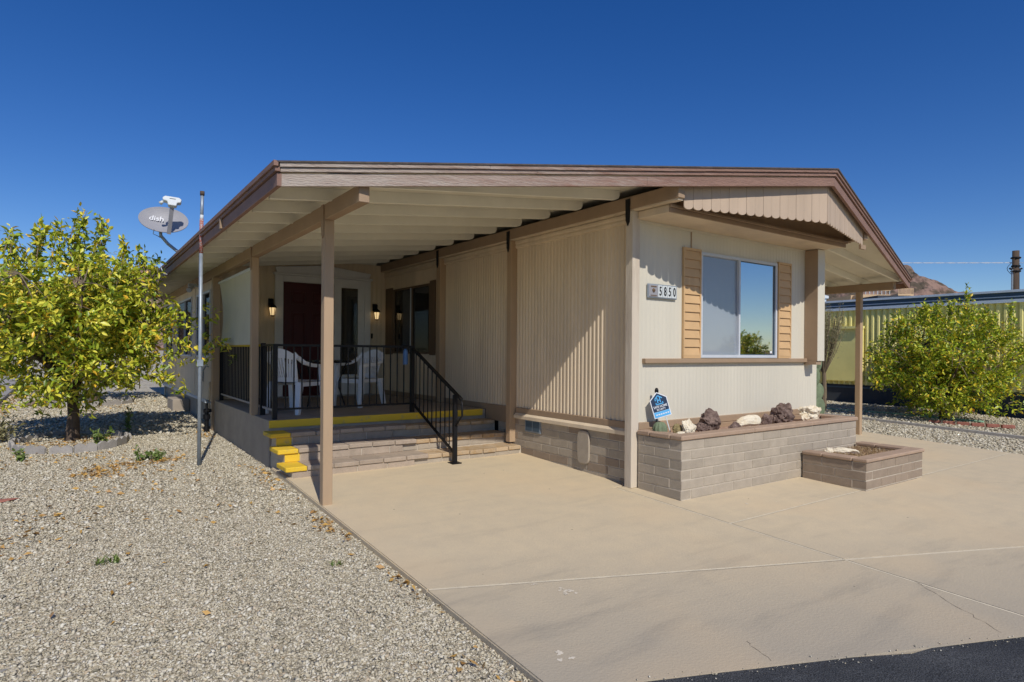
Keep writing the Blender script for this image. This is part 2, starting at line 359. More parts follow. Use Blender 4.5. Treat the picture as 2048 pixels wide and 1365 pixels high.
def concrete_material():
    m = mat('tan_driveway_concrete', srgb(214, 195, 160), .85, .08, 4.5, .3, 60, col2=srgb(203, 186, 155), thr=(.3, .7), fine=.08, detail=10)
    N, L = nodes_of(m); P = N['Principled BSDF']; src = P.inputs['Base Color'].links[0].from_socket
    ge = N.new('ShaderNodeNewGeometry')
    # dirty grey tyre smears running with the street, and rusty / warm patches
    mp = N.new('ShaderNodeMapping'); mp.inputs['Rotation'].default_value = (0, 0, math.radians(21)); mp.inputs['Scale'].default_value = (.5, 2.6, 1)
    L.new(ge.outputs['Position'], mp.inputs['Vector'])
    n1 = N.new('ShaderNodeTexNoise'); n1.inputs['Scale'].default_value = 1.6; n1.inputs['Detail'].default_value = 12; n1.inputs['Roughness'].default_value = .65; L.new(mp.outputs[0], n1.inputs['Vector'])
    r1 = N.new('ShaderNodeMapRange'); r1.inputs['From Min'].default_value = .52; r1.inputs['From Max'].default_value = .68; r1.inputs['To Max'].default_value = .8; L.new(n1.outputs['Fac'], r1.inputs['Value'])
    # grime is thickest along the street end of the drive
    sx = N.new('ShaderNodeVectorMath'); sx.operation = 'DOT_PRODUCT'; sx.inputs[1].default_value = (.359, .933, 0); L.new(ge.outputs['Position'], sx.inputs[0])
    r2 = N.new('ShaderNodeMapRange'); r2.inputs['From Min'].default_value = 4.6; r2.inputs['From Max'].default_value = 2.8; r2.inputs['To Min'].default_value = .16; r2.inputs['To Max'].default_value = 1.0; L.new(sx.outputs['Value'], r2.inputs['Value'])
    mu = N.new('ShaderNodeMath'); mu.operation = 'MULTIPLY'; L.new(r1.outputs['Result'], mu.inputs[0]); L.new(r2.outputs['Result'], mu.inputs[1])
    base = N.new('ShaderNodeMix'); base.data_type = 'RGBA'; L.new(mu.outputs[0], base.inputs['Factor']); L.new(src, base.inputs['A']); base.inputs['B'].default_value = srgb(130, 122, 108)
    g2 = N.new('ShaderNodeMath'); g2.operation = 'MULTIPLY'; g2.inputs[1].default_value = .85; L.new(r2.outputs['Result'], g2.inputs[0])
    b1 = N.new('ShaderNodeMix'); b1.data_type = 'RGBA'; L.new(g2.outputs[0], b1.inputs['Factor']); L.new(base.outputs['Result'], b1.inputs['A']); b1.inputs['B'].default_value = srgb(166, 156, 138)
    n3 = N.new('ShaderNodeTexNoise'); n3.inputs['Scale'].default_value = .8; n3.inputs['Detail'].default_value = 4; L.new(ge.outputs['Position'], n3.inputs['Vector'])
    r3 = N.new('ShaderNodeMapRange'); r3.inputs['From Min'].default_value = .5; r3.inputs['From Max'].default_value = .75; r3.inputs['To Max'].default_value = .4; L.new(n3.outputs['Fac'], r3.inputs['Value'])
    b2 = N.new('ShaderNodeMix'); b2.data_type = 'RGBA'; L.new(r3.outputs['Result'], b2.inputs['Factor']); L.new(b1.outputs['Result'], b2.inputs['A']); b2.inputs['B'].default_value = srgb(216, 190, 150)
    # sparse dark specks
    v = N.new('ShaderNodeTexVoronoi'); v.inputs['Scale'].default_value = 3.2; L.new(ge.outputs['Position'], v.inputs['Vector'])
    r4 = N.new('ShaderNodeMapRange'); r4.inputs['From Min'].default_value = .035; r4.inputs['From Max'].default_value = .022; r4.inputs['To Max'].default_value = .7; L.new(v.outputs['Distance'], r4.inputs['Value'])
    b3 = N.new('ShaderNodeMix'); b3.data_type = 'RGBA'; L.new(r4.outputs['Result'], b3.inputs['Factor']); L.new(b2.outputs['Result'], b3.inputs['A']); b3.inputs['B'].default_value = srgb(98, 86, 72)
    L.new(b3.outputs['Result'], P.inputs['Base Color'])
    return m
M['concrete'] = concrete_material()
M['joint'] = mat('pale_joint_sealant', srgb(212, 199, 172), .9, .1, 12)

# ------------------------------------------------------------------ the setting: ground, street, driveway
GRAV = -0.045
ys = sorted(set([-60, -20, -5, 2.2, 4.145, 6.9, 11.2, 15, 30, 80, 160, 500] + [i * 2.0 for i in range(-3, 16)]))
xs = [-400, -120, -30, 0, 30, 120, 500]
g = MB()
for y in ys:
    for x in xs: g.v.append((x, y, ground_z(y) + GRAV))
nx = len(xs)
for j in range(len(ys) - 1):
    for i in range(nx - 1): g.f.append((j * nx + i, j * nx + i + 1, (j + 1) * nx + i + 1, (j + 1) * nx + i))
tag(g.build('ground', M['ground']), kind='structure')

def street_y(x): return 2.02 - .385 * (x - 2.4)
def joint_y(x): return 3.535 - .384 * (x - 1.92)

drive = empty('driveway', (5, 3, 0), kind='structure')
def slab_panel(poly, sub=8):
    """concrete panel: polygon with its top following the fall of the ground"""
    pts = []
    for i, (x, y) in enumerate(poly):
        x2, y2 = poly[(i + 1) % len(poly)]; n = max(1, int(math.hypot(x2 - x, y2 - y) / .5))
        for k in range(n): pts.append((x + (x2 - x) * k / n, y + (y2 - y) * k / n))
    bm = bmesh.new(); vs = [bm.verts.new((x, y, 0)) for x, y in pts]; bm.faces.new(vs)
    for yy in (2.2, 4.145, 6.9, 11.2, 0.0):
        bmesh.ops.bisect_plane(bm, geom=list(bm.verts) + list(bm.edges) + list(bm.faces), plane_co=(0, yy, 0), plane_no=(0, 1, 0))
    r = bmesh.ops.extrude_face_region(bm, geom=list(bm.faces))
    up = [e for e in r['geom'] if isinstance(e, bmesh.types.BMVert)]
    upset = set(up)
    for v in bm.verts: v.co.z = ground_z(v.co.y) + (0.0 if v in upset else -.12)
    bmesh.ops.recalc_face_normals(bm, faces=bm.faces)
    be = [e for e in bm.edges if e.verts[0] in upset and e.verts[1] in upset and len([f for f in e.link_faces if abs(f.normal.z) > .9]) == 1]
    bmesh.ops.bevel(bm, geom=be, offset=.008, segments=2, affect='EDGES')
    me = bpy.data.meshes.new('slab_panel'); 
    for v in bm.verts: v.co -= root_of(drive)
    bm.to_mesh(me); bm.free(); me.materials.append(M['concrete'])
    o = bpy.data.objects.new('slab_panel', me); COL.objects.link(o); o.parent = drive; return o
J = .009
slab_panel([(1.84, street_y(1.84)), (4.85 - J, street_y(4.85)), (4.85 - J, joint_y(4.85) - J), (1.855, joint_y(1.855) - J)])
slab_panel([(4.85 + J, street_y(4.85)), (12.1, street_y(12.1)), (12.1, joint_y(12.1) - J), (4.85 + J, joint_y(4.85) - J)])
slab_panel([(1.86, joint_y(1.86) + J), (4.85 - J, joint_y(4.85) + J), (4.85 - J, 4.9), (5.12, 4.9), (5.12, 7.6), (1.9, 7.6)])
slab_panel([(4.85 + J, joint_y(4.85) + J), (12.1, joint_y(12.1) + J), (12.1, 3.43 - J), (4.85 + J, 3.43 - J)])
slab_panel([(4.85 + J, 3.43 + J), (12.1, 3.43 + J), (12.1, 12.0), (8.9, 12.0), (8.9, 4.88), (4.85 + J, 4.88)])
jm = MB()
for a, b in [((1.87, joint_y(1.87)), (12.05, joint_y(12.05))), ((4.85, street_y(4.85) + .05), (4.85, 4.85)), ((4.86, 3.43), (12.05, 3.43))]:
    n = 24; d = Vector((b[0] - a[0], b[1] - a[1], 0)); pn = Vector((-d.y, d.x, 0)).normalized() * .011
    q = []
    for k in range(n + 1):
        x, y = a[0] + d.x * k / n, a[1] + d.y * k / n
        for s in (-1, 1): q.append((x + pn.x * s, y + pn.y * s, ground_z(y + pn.y * s) - .0012))
    jm.add(q, [(2 * k, 2 * k + 1, 2 * k + 3, 2 * k + 2) for k in range(n)])
jm.build('joint_sealant', M['joint'], drive)

st = MB(); rs = random.Random(3); n = 260; top = []; bot = []
for k in range(n + 1):
    x = -6 + 46 * k / n; y = street_y(x) + rs.uniform(-.018, .022) + .015 * math.sin(x * 3.1); 
    st.v.append((x, y, ground_z(y) - .006)); st.v.append((x, y - .12, ground_z(y - .12) + .004)); st.v.append((x, y - 9, ground_z(y - 9) + .02)); 
for k in range(n):
    for j in range(2): st.f.append((3 * k + j, 3 * k + 3 + j, 3 * k + 4 + j, 3 * k + 1 + j))
tag(st.build('street', M['asphalt']), kind='structure')

# worn marks on the drive: hairline cracks and splashes of old white paint
def flat_line(name, pts, w, m):
    q = MB(); pts = [Vector((p[0], p[1], 0)) for p in pts]
    for i, p in enumerate(pts):
        t = (pts[min(i + 1, len(pts) - 1)] - pts[max(i - 1, 0)]).normalized(); nn = Vector((-t.y, t.x, 0)) * w * (.6 + .4 * math.sin(i * 2.3))
        for sg in (-1, 1): q.v.append((p.x + nn.x * sg, p.y + nn.y * sg, ground_z(p.y + nn.y * sg) + .0015))
    for i in range(len(pts) - 1): q.f.append((2 * i, 2 * i + 1, 2 * i + 3, 2 * i + 2))
    return q.build(name, m, drive)
M['crack'] = mat('dark_hairline_crack', srgb(126, 114, 98), .95, .1, 20)
M['old_paint'] = mat('old_white_paint', srgb(214, 203, 182), .9, .1, 60)
rc = random.Random(12)
def wander(a, b, n, am): return [(a[0] + (b[0] - a[0]) * k / n + rc.uniform(-am, am), a[1] + (b[1] - a[1]) * k / n + rc.uniform(-am, am)) for k in range(n + 1)]
flat_line('crack', wander((4.86, 1.92), (4.45, 1.30), 16, .012), .0022, M['crack'])
flat_line('crack', wander((3.05, 2.05), (2.98, 1.85), 8, .01), .002, M['crack'])
flat_line('crack', wander((9.0, 2.9), (11.8, 1.4), 30, .015), .0022, M['crack'])
for (x, y_, r_, n_) in ((2.62, 3.05, .022, 9), (2.50, 3.27, .012, 5), (2.60, 3.12, .013, 7), (2.15, 3.05, .008, 1), (2.06, 2.47, .03, 4), (5.6, 3.75, .02, 3), (5.95, 3.62, .014, 2)):
    for k in range(n_):
        cx, cy = x + rc.uniform(-1, 1) * r_ * 1.6, y_ + rc.uniform(-1, 1) * r_ * 1.6; nn = 11
        pts = [(cx + r_ * rc.uniform(.25, 1) * math.cos(6.283 * j / nn), cy + .7 * r_ * rc.uniform(.25, 1) * math.sin(6.283 * j / nn), 0) for j in range(nn)]
        MB().add([(p[0], p[1], ground_z(p[1]) + .0018 + .0003 * k) for p in pts], [tuple(range(nn))]).build('paint_splash', M['old_paint'], drive)

# loose gravel stones
def gravel_patch(name, xfun, y0, y1, density, size, seed, dz=GRAV, step=.5):
    rng = np.random.default_rng(seed); out = []
    yy = y0
    while yy < y1:
        h = min(step, y1 - yy); x0, x1 = xfun(yy + h / 2); nn = int(density * (x1 - x0) * h)
        out.append(np.stack([rng.uniform(x0, x1, nn), rng.uniform(yy, yy + h, nn)], 1)); yy += step
    p = np.concatenate(out); n = len(p)
    z = np.interp(p[:, 1], [-60, -5, 2.2, 4.145, 6.9, 11.2, 15, 30, 80], [-.6, -.37, -.08, 0, .11, .17, .26, .5, .7]) + dz
    s = size * rng.lognormal(0, .38, n); s = np.clip(s, size * .4, size * 2.4)
    base = np.array([[1, 0, 0], [0, 1, 0], [-1, 0, 0], [0, -1, 0], [.1, .1, 1], [0, 0, -1]], float)
    b = base[None] * (1 + rng.uniform(-.35, .35, (n, 6, 1))) + rng.uniform(-.22, .22, (n, 6, 3))
    b[:, :, 0] *= .62; b[:, :, 1] *= rng.uniform(.35, .6, (n, 1)); b[:, :, 2] *= rng.uniform(.18, .36, (n, 1))
    tl = rng.uniform(-.5, .5, (n, 2)); b[:, :, 2] += b[:, :, 0] * tl[:, :1] + b[:, :, 1] * tl[:, 1:]
    a = rng.uniform(0, 6.283, n); c, sn = np.cos(a)[:, None], np.sin(a)[:, None]
    x = b[:, :, 0] * c - b[:, :, 1] * sn; y = b[:, :, 0] * sn + b[:, :, 1] * c
    v = np.stack([x, y, b[:, :, 2]], 2) * s[:, None, None]
    v[:, :, 0] += p[:, 0:1]; v[:, :, 1] += p[:, 1:2]; v[:, :, 2] += (z + s * rng.uniform(.05, .35, n))[:, None]
    tri = np.array([[0, 1, 4], [1, 2, 4], [2, 3, 4], [3, 0, 4], [1, 0, 5], [2, 1, 5], [3, 2, 5], [0, 3, 5]])
    f = (tri[None] + (np.arange(n) * 6)[:, None, None]).reshape(-1, 3)
    o = raw_mesh(name, v.reshape(-1, 3), f, M['gravel'])
    return o
def left_gravel(y):
    return (-.35 - .11 * y, 1.86 if y < 7.5 else 1.92)
gp = gravel_patch('gravel', left_gravel, 1.7, 6.0, 8800, .0135, 1)
tag(gp, 'loose pale grey gravel beside the driveway in the foreground', 'gravel', kind='stuff')
gp = gravel_patch('gravel', left_gravel, 6.0, 11.5, 3900, .018, 2)
tag(gp, 'pale gravel in the side yard around the porch and tree ring', 'gravel', kind='stuff')
gp = gravel_patch('gravel', left_gravel, 11.5, 20, 900, .032, 5)
tag(gp, 'gravel at the back of the side yard behind the tree', 'gravel', kind='stuff')
gp = gravel_patch('gravel', lambda y: (12.12, 14.25), -1.0, 9.0, 1500, .028, 6)
tag(gp, 'gravel strip along the right edge of the driveway', 'gravel', kind='stuff')
gp = gravel_patch('gravel', lambda y: (14.5, 18.4), -1.0, 12.0, 500, .034, 7)
tag(gp, 'sparse gravel under the orange tree beside the yellow trailer', 'gravel', kind='stuff')

gp = gravel_patch('gravel', lambda y: (2.4 + (2.02 - y) / .385 - .16, 2.4 + (2.02 - y) / .385 + .10), -.4, 2.15, 520, .007, 8, dz=.003, step=.03)
tag(gp, 'crumbled pale chips along the broken asphalt edge', 'gravel', kind='stuff')
sb = MB(); k0 = None
for k in range(41):
    y = -6 + .5 * k; x = 14.55 - .06 * (y - 3.9)
    for dx, dzz in ((-.06, .0), (-.06, .05), (.06, .05), (.06, .0)): sb.v.append((x + dx, y, ground_z(y) + GRAV + dzz))
for k in range(40):
    for j in range(3): sb.f.append((4 * k + j, 4 * k + j + 1, 4 * k + 5 + j, 4 * k + 4 + j))
tag(sb.build('edging_strip', M['edging']), kind='structure')

wp = empty('path', (-3, 20, ground_z(20)), kind='structure')
for i, (a, b) in enumerate([(12.5, 15.9), (15.93, 19.3), (19.33, 22.7), (22.73, 26.1), (26.13, 29.5)]):
    pz = lambda y: ground_z(y) + .05
    MB().prism([(-6, a, pz(a) - .12), (-1.34, a, pz(a) - .12), (-1.34, b, pz(b) - .12), (-6, b, pz(b) - .12)],
               [(-6, a, pz(a)), (-1.34, a, pz(a)), (-1.34, b, pz(b)), (-6, b, pz(b))]).build('slab_panel', M['edging'], wp, bevel=.01)

# ------------------------------------------------------------------ the mobile home
home = empty('mobile_home', (5.06, 4.8, 0.0), 'cream ribbed mobile home with brown roof edge, covered porch and planter in front', 'house')
XW, YW = 5.08, 4.80          # left side wall and front wall planes
XR = 8.83

def ribbed(u0, u1, z0, z1, fixed, axis, sign, period=.068, depth=.012, phase=0.0):
    """ribbed sheet; axis 'x' -> runs along X at Y=fixed, 'y' -> runs along Y at X=fixed; sign = outward side"""
    prof = [(0, 0), (.30, 0), (.42, .8), (.52, 1), (.80, 1), (.90, .8), (1.0, 0)]
    mbb = MB(); cols = []
    k = math.floor((u0 - phase) / period); 
    while phase + k * period < u1:
        for (t, d) in prof[:-1]:
            u = phase + (k + t) * period
            if u0 < u < u1: cols.append((u, d * depth))
        k += 1
    cols = [(u0, 0)] + cols + [(u1, 0)]
    for u, d in cols:
        p = fixed + sign * d
        for z in (z0, z1): mbb.v.append((u, p, z) if axis == 'x' else (p, u, z))
    for i in range(len(cols) - 1): mbb.f.append((2 * i, 2 * i + 2, 2 * i + 3, 2 * i + 1))
    return mbb

def multi(parts):
    r = MB()
    for p in parts: r.add(p.v, p.f)
    return r

# side wall with porch window opening
SW_Z0, SW_Z1 = .72, 3.06
wy0, wy1, wz0, wz1 = 9.66, 11.19, 1.46, 2.70
sw = multi([ribbed(4.82, wy0, SW_Z0, SW_Z1, XW, 'y', -1), ribbed(wy1, 11.6, SW_Z0, SW_Z1, XW, 'y', -1),
            ribbed(wy0, wy1, SW_Z0, wz0, XW, 'y', -1), ribbed(wy0, wy1, wz1, SW_Z1, XW, 'y', -1)])
sw.build('side_wall', M['siding'], home)
# front wall with window opening
fx0, fx1, fz0, fz1 = 6.165, 7.785, 1.455, 2.735
FZ0, FZ1 = .70, 2.985
fw = multi([ribbed(XW, fx0, FZ0, FZ1, YW, 'x', -1, depth=.0015), ribbed(fx1, XR, FZ0, FZ1, YW, 'x', -1, depth=.0015),
            ribbed(fx0, fx1, FZ0, fz0, YW, 'x', -1, depth=.0015), ribbed(fx0, fx1, fz1, FZ1, YW, 'x', -1, depth=.0015)])
fw.build('front_wall', M['siding_front'], home)
MB().box(XR - .02, XR, YW + .002, 19, .4, 3.06).build('right_wall', M['siding'], home)
MB().box(XW + .1, XR - .05, 18.9, 19.0, .3, 3.06).build('rear_wall', M['siding'], home)
MB().box(XW + .05, XR - .03, YW + .06, 18.95, .2, .7).build('floor_frame', M['room_shade'], home)
# seams on the front wall
for x in (5.99, ): MB().box(x, x + .012, YW - .009, YW + .001, 2.76, 2.97).build('seam', M['tan_trim'], home)

# base trim boards and block skirting on the left side
MB().prism([(XW - .030, 4.90, .655), (XW - .030, 7.05, .655), (XW + .03, 7.05, .655), (XW + .03, 4.90, .655)],
           [(XW - .030, 4.90, .735), (XW - .030, 7.05, .735), (XW + .03, 7.05, .735), (XW + .03, 4.90, .735)]).build('base_trim', M['tan_trim'], home, bevel=.006)
MB().prism([(XW - .062, 4.90, .585), (XW - .062, 7.05, .585), (XW + .03, 7.05, .585), (XW + .03, 4.90, .585)],
           [(XW - .062, 4.90, .628), (XW - .062, 7.05, .628), (XW - .028, 7.05, .657), (XW - .028, 4.90, .657)]).build('drip_ledge', M['siding'], home)
MB().box(XW - .03, XW + .03, 7.172, 7.828, .50, .735).build('base_trim', M['tan_trim'], home, bevel=.006)
MB().box(XW - .03, XW + .03, 7.83, 11.6, .65, .735).build('base_trim', M['tan_trim'], home, bevel=.006)

def block_wall(parent, axis, face, out, u0, u1, z_top, courses, inset=None, h=.1016, L=.3556, mt=None, stag=0, jit=0.002, seed=0, depth=.09, alt=None, skip=None):
    """courses counted down from z_top; face = plane of the outer face, out = +-1 outward"""
    rr = random.Random(seed); gap = .010
    for c in range(courses):
        z1 = z_top - c * h; zc = z1 - h / 2
        lo, hi = u0, u1
        if inset is None: u = u0 - (L / 2 if (c + stag) % 2 else 0)
        else:
            if (c + stag) % 2: lo = u0 + inset[0]; hi = u1 - inset[1]
            u = lo
        while u < hi - .02:
            a, b = max(u, lo), min(u + L, hi); u += L
            if inset is not None and hi - b < .06: b = hi; u = hi
            if b - a < .03: continue
            if skip and skip((a + b) / 2, zc): continue
            m = mt if not alt or rr.random() > .3 else alt
            d = depth; cen = face - out * (d / 2) + rr.uniform(-jit, jit)
            dims = (b - a - gap, d, h - gap) if axis == 'x' else (d, b - a - gap, h - gap)
            loc = ((a + b) / 2, cen, zc) if axis == 'x' else (cen, (a + b) / 2, zc)
            piece('block', dims, loc, m, parent, .004)

skirt = MB().box(XW - .012, XW + .02, 4.84, 7.5, -.12, .60).build('skirting', M['mortar'], home)
block_wall(skirt, 'y', XW - .018, -1, 4.86, 7.5, .600, 7, mt=M['block'], alt=M['block_dk'], seed=4, depth=.03)
# skirting vent and access cover
vent = MB().box(XW - .034, XW - .016, 6.48, 6.82, .42, .585).build('skirting_vent', M['steel'], home)
for yy in (6.50, 6.66): 
    MB().box(XW - .039, XW - .033, yy, yy + .14, .44, .57).build('vent_screen', M['trailer_blue'], vent)
ac = MB(); pts = []
for a in range(32):
    t = 2 * math.pi * a / 32; cx, cz = math.cos(t), math.sin(t); ex = lambda q: math.copysign(abs(q) ** .45, q)
    pts.append((0, 5.62 + .105 * ex(cx), .36 + .20 * ex(cz)))
ac.ext([(XW - .019, p[1], p[2]) for p in pts], (-.03, 0, 0)); ac.build('access_cover', M['block'], home, bevel=.006)

# inner beam, its lip, moulding below, posts and hanger straps
BX0, BX1 = 4.97, 5.066
MB().box(BX0, BX1, 4.135, 11.6, 3.085, 3.225).build('beam', M['tan_trim'], home, bevel=.004)
MB().box(BX0 + .012, BX1 - .004, 4.155, 11.6, 3.066, 3.0845).build('beam_lip', M['siding'], home)
mo = MB(); prof = [(0, 2.955), (-.030, 2.965), (-.036, 2.99), (-.028, 3.01), (-.040, 3.03), (-.040, 3.058), (0, 3.060)]
mo.prism([(XW - .002 + a, 4.90, b) for a, b in prof], [(XW - .002 + a, 11.6, b) for a, b in prof]); mo.build('eave_moulding', M['siding'], home)
for i, (y0, y1, zb, mt) in enumerate([(4.762, 4.865, ground_z(4.8), M['post_worn']), (7.07, 7.17, .245, M['post']), (9.13, 9.26, .652, M['post'])]):
    MB().box(BX0, XW + .005 if i else XW + .004, y0, y1, zb, 3.066).build('post', mt, home, bevel=.004)
    c = (y0 + y1) / 2 + .02
    MB().ext([(BX0 - .001, c - .032, 3.20), (BX0 - .001, c + .032, 3.20), (BX0 - .001, c + .028, 2.97), (BX0 - .001, c, 2.905), (BX0 - .001, c - .026, 2.95)], (-.012, 0, 0)).build('hanger_strap', M['black_strap'], home)

# right-hand inner beam
MB().box(XR - .02, XR + .075, 4.135, 16, 3.085, 3.225).build('beam', M['tan_trim'], home, bevel=.004)

# outer beam and porch posts
OX0, OX1 = 1.892, 1.982
MB().box(OX0, OX1, 4.86, 19, 2.73, 2.873).build('beam', M['tan_trim'], home, bevel=.004)
pA = MB().box(OX0, OX1 + .002, 5.712, 5.80, ground_z(5.75) - .01, 2.7295).build('post', M['post'], home, bevel=.004)
MB().box(OX0 + .002, OX1, 8.60, 8.70, .652, 2.7295).build('post', M['post'], home, bevel=.004)
for yy in (5.69, 8.58):
    MB().ext([(OX0 - .001, yy + .03, 2.87), (OX0 - .001, yy + .09, 2.87), (OX0 - .001, yy + .09, 2.60), (OX0 - .001, yy + .06, 2.56), (OX0 - .001, yy + .035, 2.58)], (-.012, 0, 0)).build('hanger_strap', M['tan_trim'], home)
MB().box(OX0 + .002, OX1 + .03, 11.42, 11.56, .12, 2.7295).build('post', M['post'], home, bevel=.004)

# right outer beam and posts
RX0, RX1 = 11.60, 11.69
def zf_l(x): return 2.78 + .110 * (x - 1.30)
RIDX, RIDY = 6.97, 3.60
ZRID = zf_l(RIDX)
RX_E = 12.15
def zf_r(x): return ZRID - (ZRID - 2.70) / (RX_E - RIDX) * (x - RIDX)
def yf_l(x): return 4.80 - .2381 * (x - 1.93)
YRE = 4.93
def yf_r(x): return RIDY + (YRE - RIDY) / (RX_E - RIDX) * (x - RIDX)
def zf(x): return zf_l(x) if x < RIDX else zf_r(x)
MB().box(RX0, RX1, 4.95, 16, zf_r(11.64) - .125, zf_r(11.69) + .015).build('beam', M['tan_trim'], home, bevel=.004)
for yy in (5.50, 9.4, 13.4):
    MB().box(RX0, RX1, yy, yy + .09, ground_z(yy) - .02, zf_r(11.64) - .126).build('post', M['post'], home, bevel=.004)

# roof deck, rafters, fascia
YB = 19.2
roof = MB()
XL = 1.30
def deck(x0, x1, fy, m):
    lo, hi = .125, .165
    m.prism([(x0, fy(x0) + .03, zf(x0) + lo), (x1, fy(x1) + .03, zf(x1) + lo), (x1, YB, zf(x1) + lo), (x0, YB, zf(x0) + lo)],
            [(x0, fy(x0) + .03, zf(x0) + hi), (x1, fy(x1) + .03, zf(x1) + hi), (x1, YB, zf(x1) + hi), (x0, YB, zf(x0) + hi)])
deck(XL + .02, RIDX, yf_l, roof); deck(RIDX + .0005, RX_E - .02, lambda x: yf_r(x), roof)
roof = roof.build('roof', M['deck_under'], home)
sh = MB()
for (x0, x1, fy) in ((XL - .05, RIDX, yf_l), (RIDX + .0005, RX_E + .05, yf_r)):
    sh.prism([(x0, fy(x0) - .045, zf(x0) + .176), (x1, fy(x1) - .045, zf(x1) + .176), (x1, YB + .05, zf(x1) + .176), (x0, YB + .05, zf(x0) + .176)],
             [(x0, fy(x0) - .048, zf(x0) + .188), (x1, fy(x1) - .048, zf(x1) + .188), (x1, YB + .05, zf(x1) + .188), (x0, YB + .05, zf(x0) + .188)])
sh.build('roofing', M['roofing'], roof)
def rafter(y, x0, x1, zfun, clip):
    m = MB(); h0, h1 = .018, .124
    poly = [(x0, zfun(x0) + h0)]
    if clip > 0:
        poly += [(x1 - .07, zfun(x1 - .07) + h0), (x1 - .02, zfun(x1) + h0 + .012), (x1, zfun(x1) + h0 + .05), (x1, zfun(x1) + h1)]
    else:
        poly += [(x1, zfun(x1) + h0), (x1, zfun(x1) + h1)]
    poly += [(x0, zfun(x0) + h1)]
    m.ext([(px, y - .02, pz) for px, pz in poly], (0, .04, 0)); return m.build('rafter', M['rafter'], roof)
y = 4.917; k = 0
while y < 19:
    x0 = XL + .05
    while yf_l(x0) > y - .05: x0 += .02
    rafter(y, x0, 4.90, zf_l, 1)
    rafter(y, 8.92, RX_E - .045 if y > 5.0 else 11.7, zf_r, 0)
    y += .61
def board_strip(name, x0, x1, fy, z0, z1, off0, off1, m, n=1):
    q = MB(); 
    q.prism([(x0, fy(x0) - off0, zf(x0) + z0), (x1, fy(x1) - off0, zf(x1) + z0), (x1, fy(x1) + off1, zf(x1) + z0), (x0, fy(x0) + off1, zf(x0) + z0)],
            [(x0, fy(x0) - off0, zf(x0) + z1), (x1, fy(x1) - off0, zf(x1) + z1), (x1, fy(x1) + off1, zf(x1) + z1), (x0, fy(x0) + off1, zf(x0) + z1)])
    return q.build(name, m, roof)
board_strip('fascia_board', XL, 4.55, yf_l, 0, .098, 0, .035, M['fascia'])
board_strip('fascia_board', 4.553, RIDX, yf_l, 0, .097, 0, .035, M['fascia'])
board_strip('fascia_board', RIDX + .001, RX_E, yf_r, 0, .098, 0, .035, M['brown_trim'])
board_strip('drip_board', XL - .012, 3.40, yf_l, .109, .140, .018, .02, M['fascia'])
board_strip('drip_board', 3.402, RIDX, yf_l, .107, .139, .018, .02, M['fascia'])
board_strip('drip_board', RIDX + .001, RX_E + .012, yf_r, .109, .140, .018, .02, M['brown_trim'])
board_strip('drip_edge', XL - .02, 2.95, yf_l, .144, .184, .034, .0, M['fascia'])
board_strip('drip_edge', 2.952, 5.2, yf_l, .142, .182, .034, .0, M['fascia'])
board_strip('drip_edge', 5.202, RIDX, yf_l, .144, .183, .034, .0, M['fascia'])
board_strip('drip_edge', RIDX + .001, RX_E + .02, yf_r, .144, .184, .034, .0, M['brown_trim'])
# eave boards running back
for (x0, x1, s) in ((XL - .035, XL, -1), (RX_E, RX_E + .035, 1)):
    xe = XL if s < 0 else RX_E; z = zf(xe); y0 = (yf_l(xe) if s < 0 else yf_r(xe))
    MB().box(x0, x1, y0 - .001, YB, z, z + .098).build('fascia_board', M['brown_trim'], roof)
    MB().box(x0 + .018 * s - (.0 if s < 0 else .01), x1 + .018 * s, y0 - .02, YB, z + .109, z + .14).build('drip_board', M['brown_trim'], roof)
    MB().box(x0 + .034 * s, x1 + .034 * s, y0 - .036, YB, z + .144, z + .184).build('drip_edge', M['brown_trim'], roof)
MB().box(XL - .06, XL - .036, 7.10, 7.16, 2.79, 2.90).build('eave_bracket', M['tan_trim'], roof)
# cable looping over the eave
MB().tube([(XL - .09, 12.3, 2.99), (XL - .085, 12.25, 2.90), (XL - .06, 12.1, 2.80), (XL - .035, 11.9, 2.775)], .007, 6).build('cable', M['wire'], roof, smooth=True)

# soffit box of the mobile home over the front window, gable shade sheet, prow valance
SFY = 4.31
MB().box(5.056, 8.66, SFY + .02, YW + .03, 2.985, 3.0).build('soffit', M['siding'], home)
MB().box(5.05, 8.665, SFY - .002, SFY + .02, 2.978, 3.026).build('soffit_fascia', M['tan_trim'], home, bevel=.003)
MB().box(5.04, 8.675, SFY - .022, SFY + .01, 3.028, 3.055).build('soffit_fascia_cap', M['tan_trim'], home, bevel=.003)
MB().box(5.05, 5.085, SFY + .021, 4.76, 2.982, 3.06).build('soffit_end', M['siding'], home, bevel=.003)
MB().box(5.07, 8.80, SFY + .0, 18.9, 3.057, 3.072).build('home_roof_sheet', M['tan_trim'], home)
gi = MB(); gy = SFY + .09
gi.prism([(5.07, gy, 3.07), (8.8, gy, 3.07), (8.8, gy, zf(8.8) + .12), (RIDX, gy, zf(RIDX) + .12), (5.07, gy, zf(5.07) + .12)],
         [(5.07, gy + .03, 3.07), (8.8, gy + .03, 3.07), (8.8, gy + .03, zf(8.8) + .12), (RIDX, gy + .03, zf(RIDX) + .12), (5.07, gy + .03, zf(5.07) + .12)])
gi.build('gable_shade_sheet', M['tan_trim'], home)  # brown sheet stands in for the shade of the gable recess
MB().box(XW + .0, XW + .03, 4.42, 11.6, 3.073, 3.19).build('unlit_attic_sheet', M['room_shade'], home)  # dark sheet paints the shade of the open gap above the beam
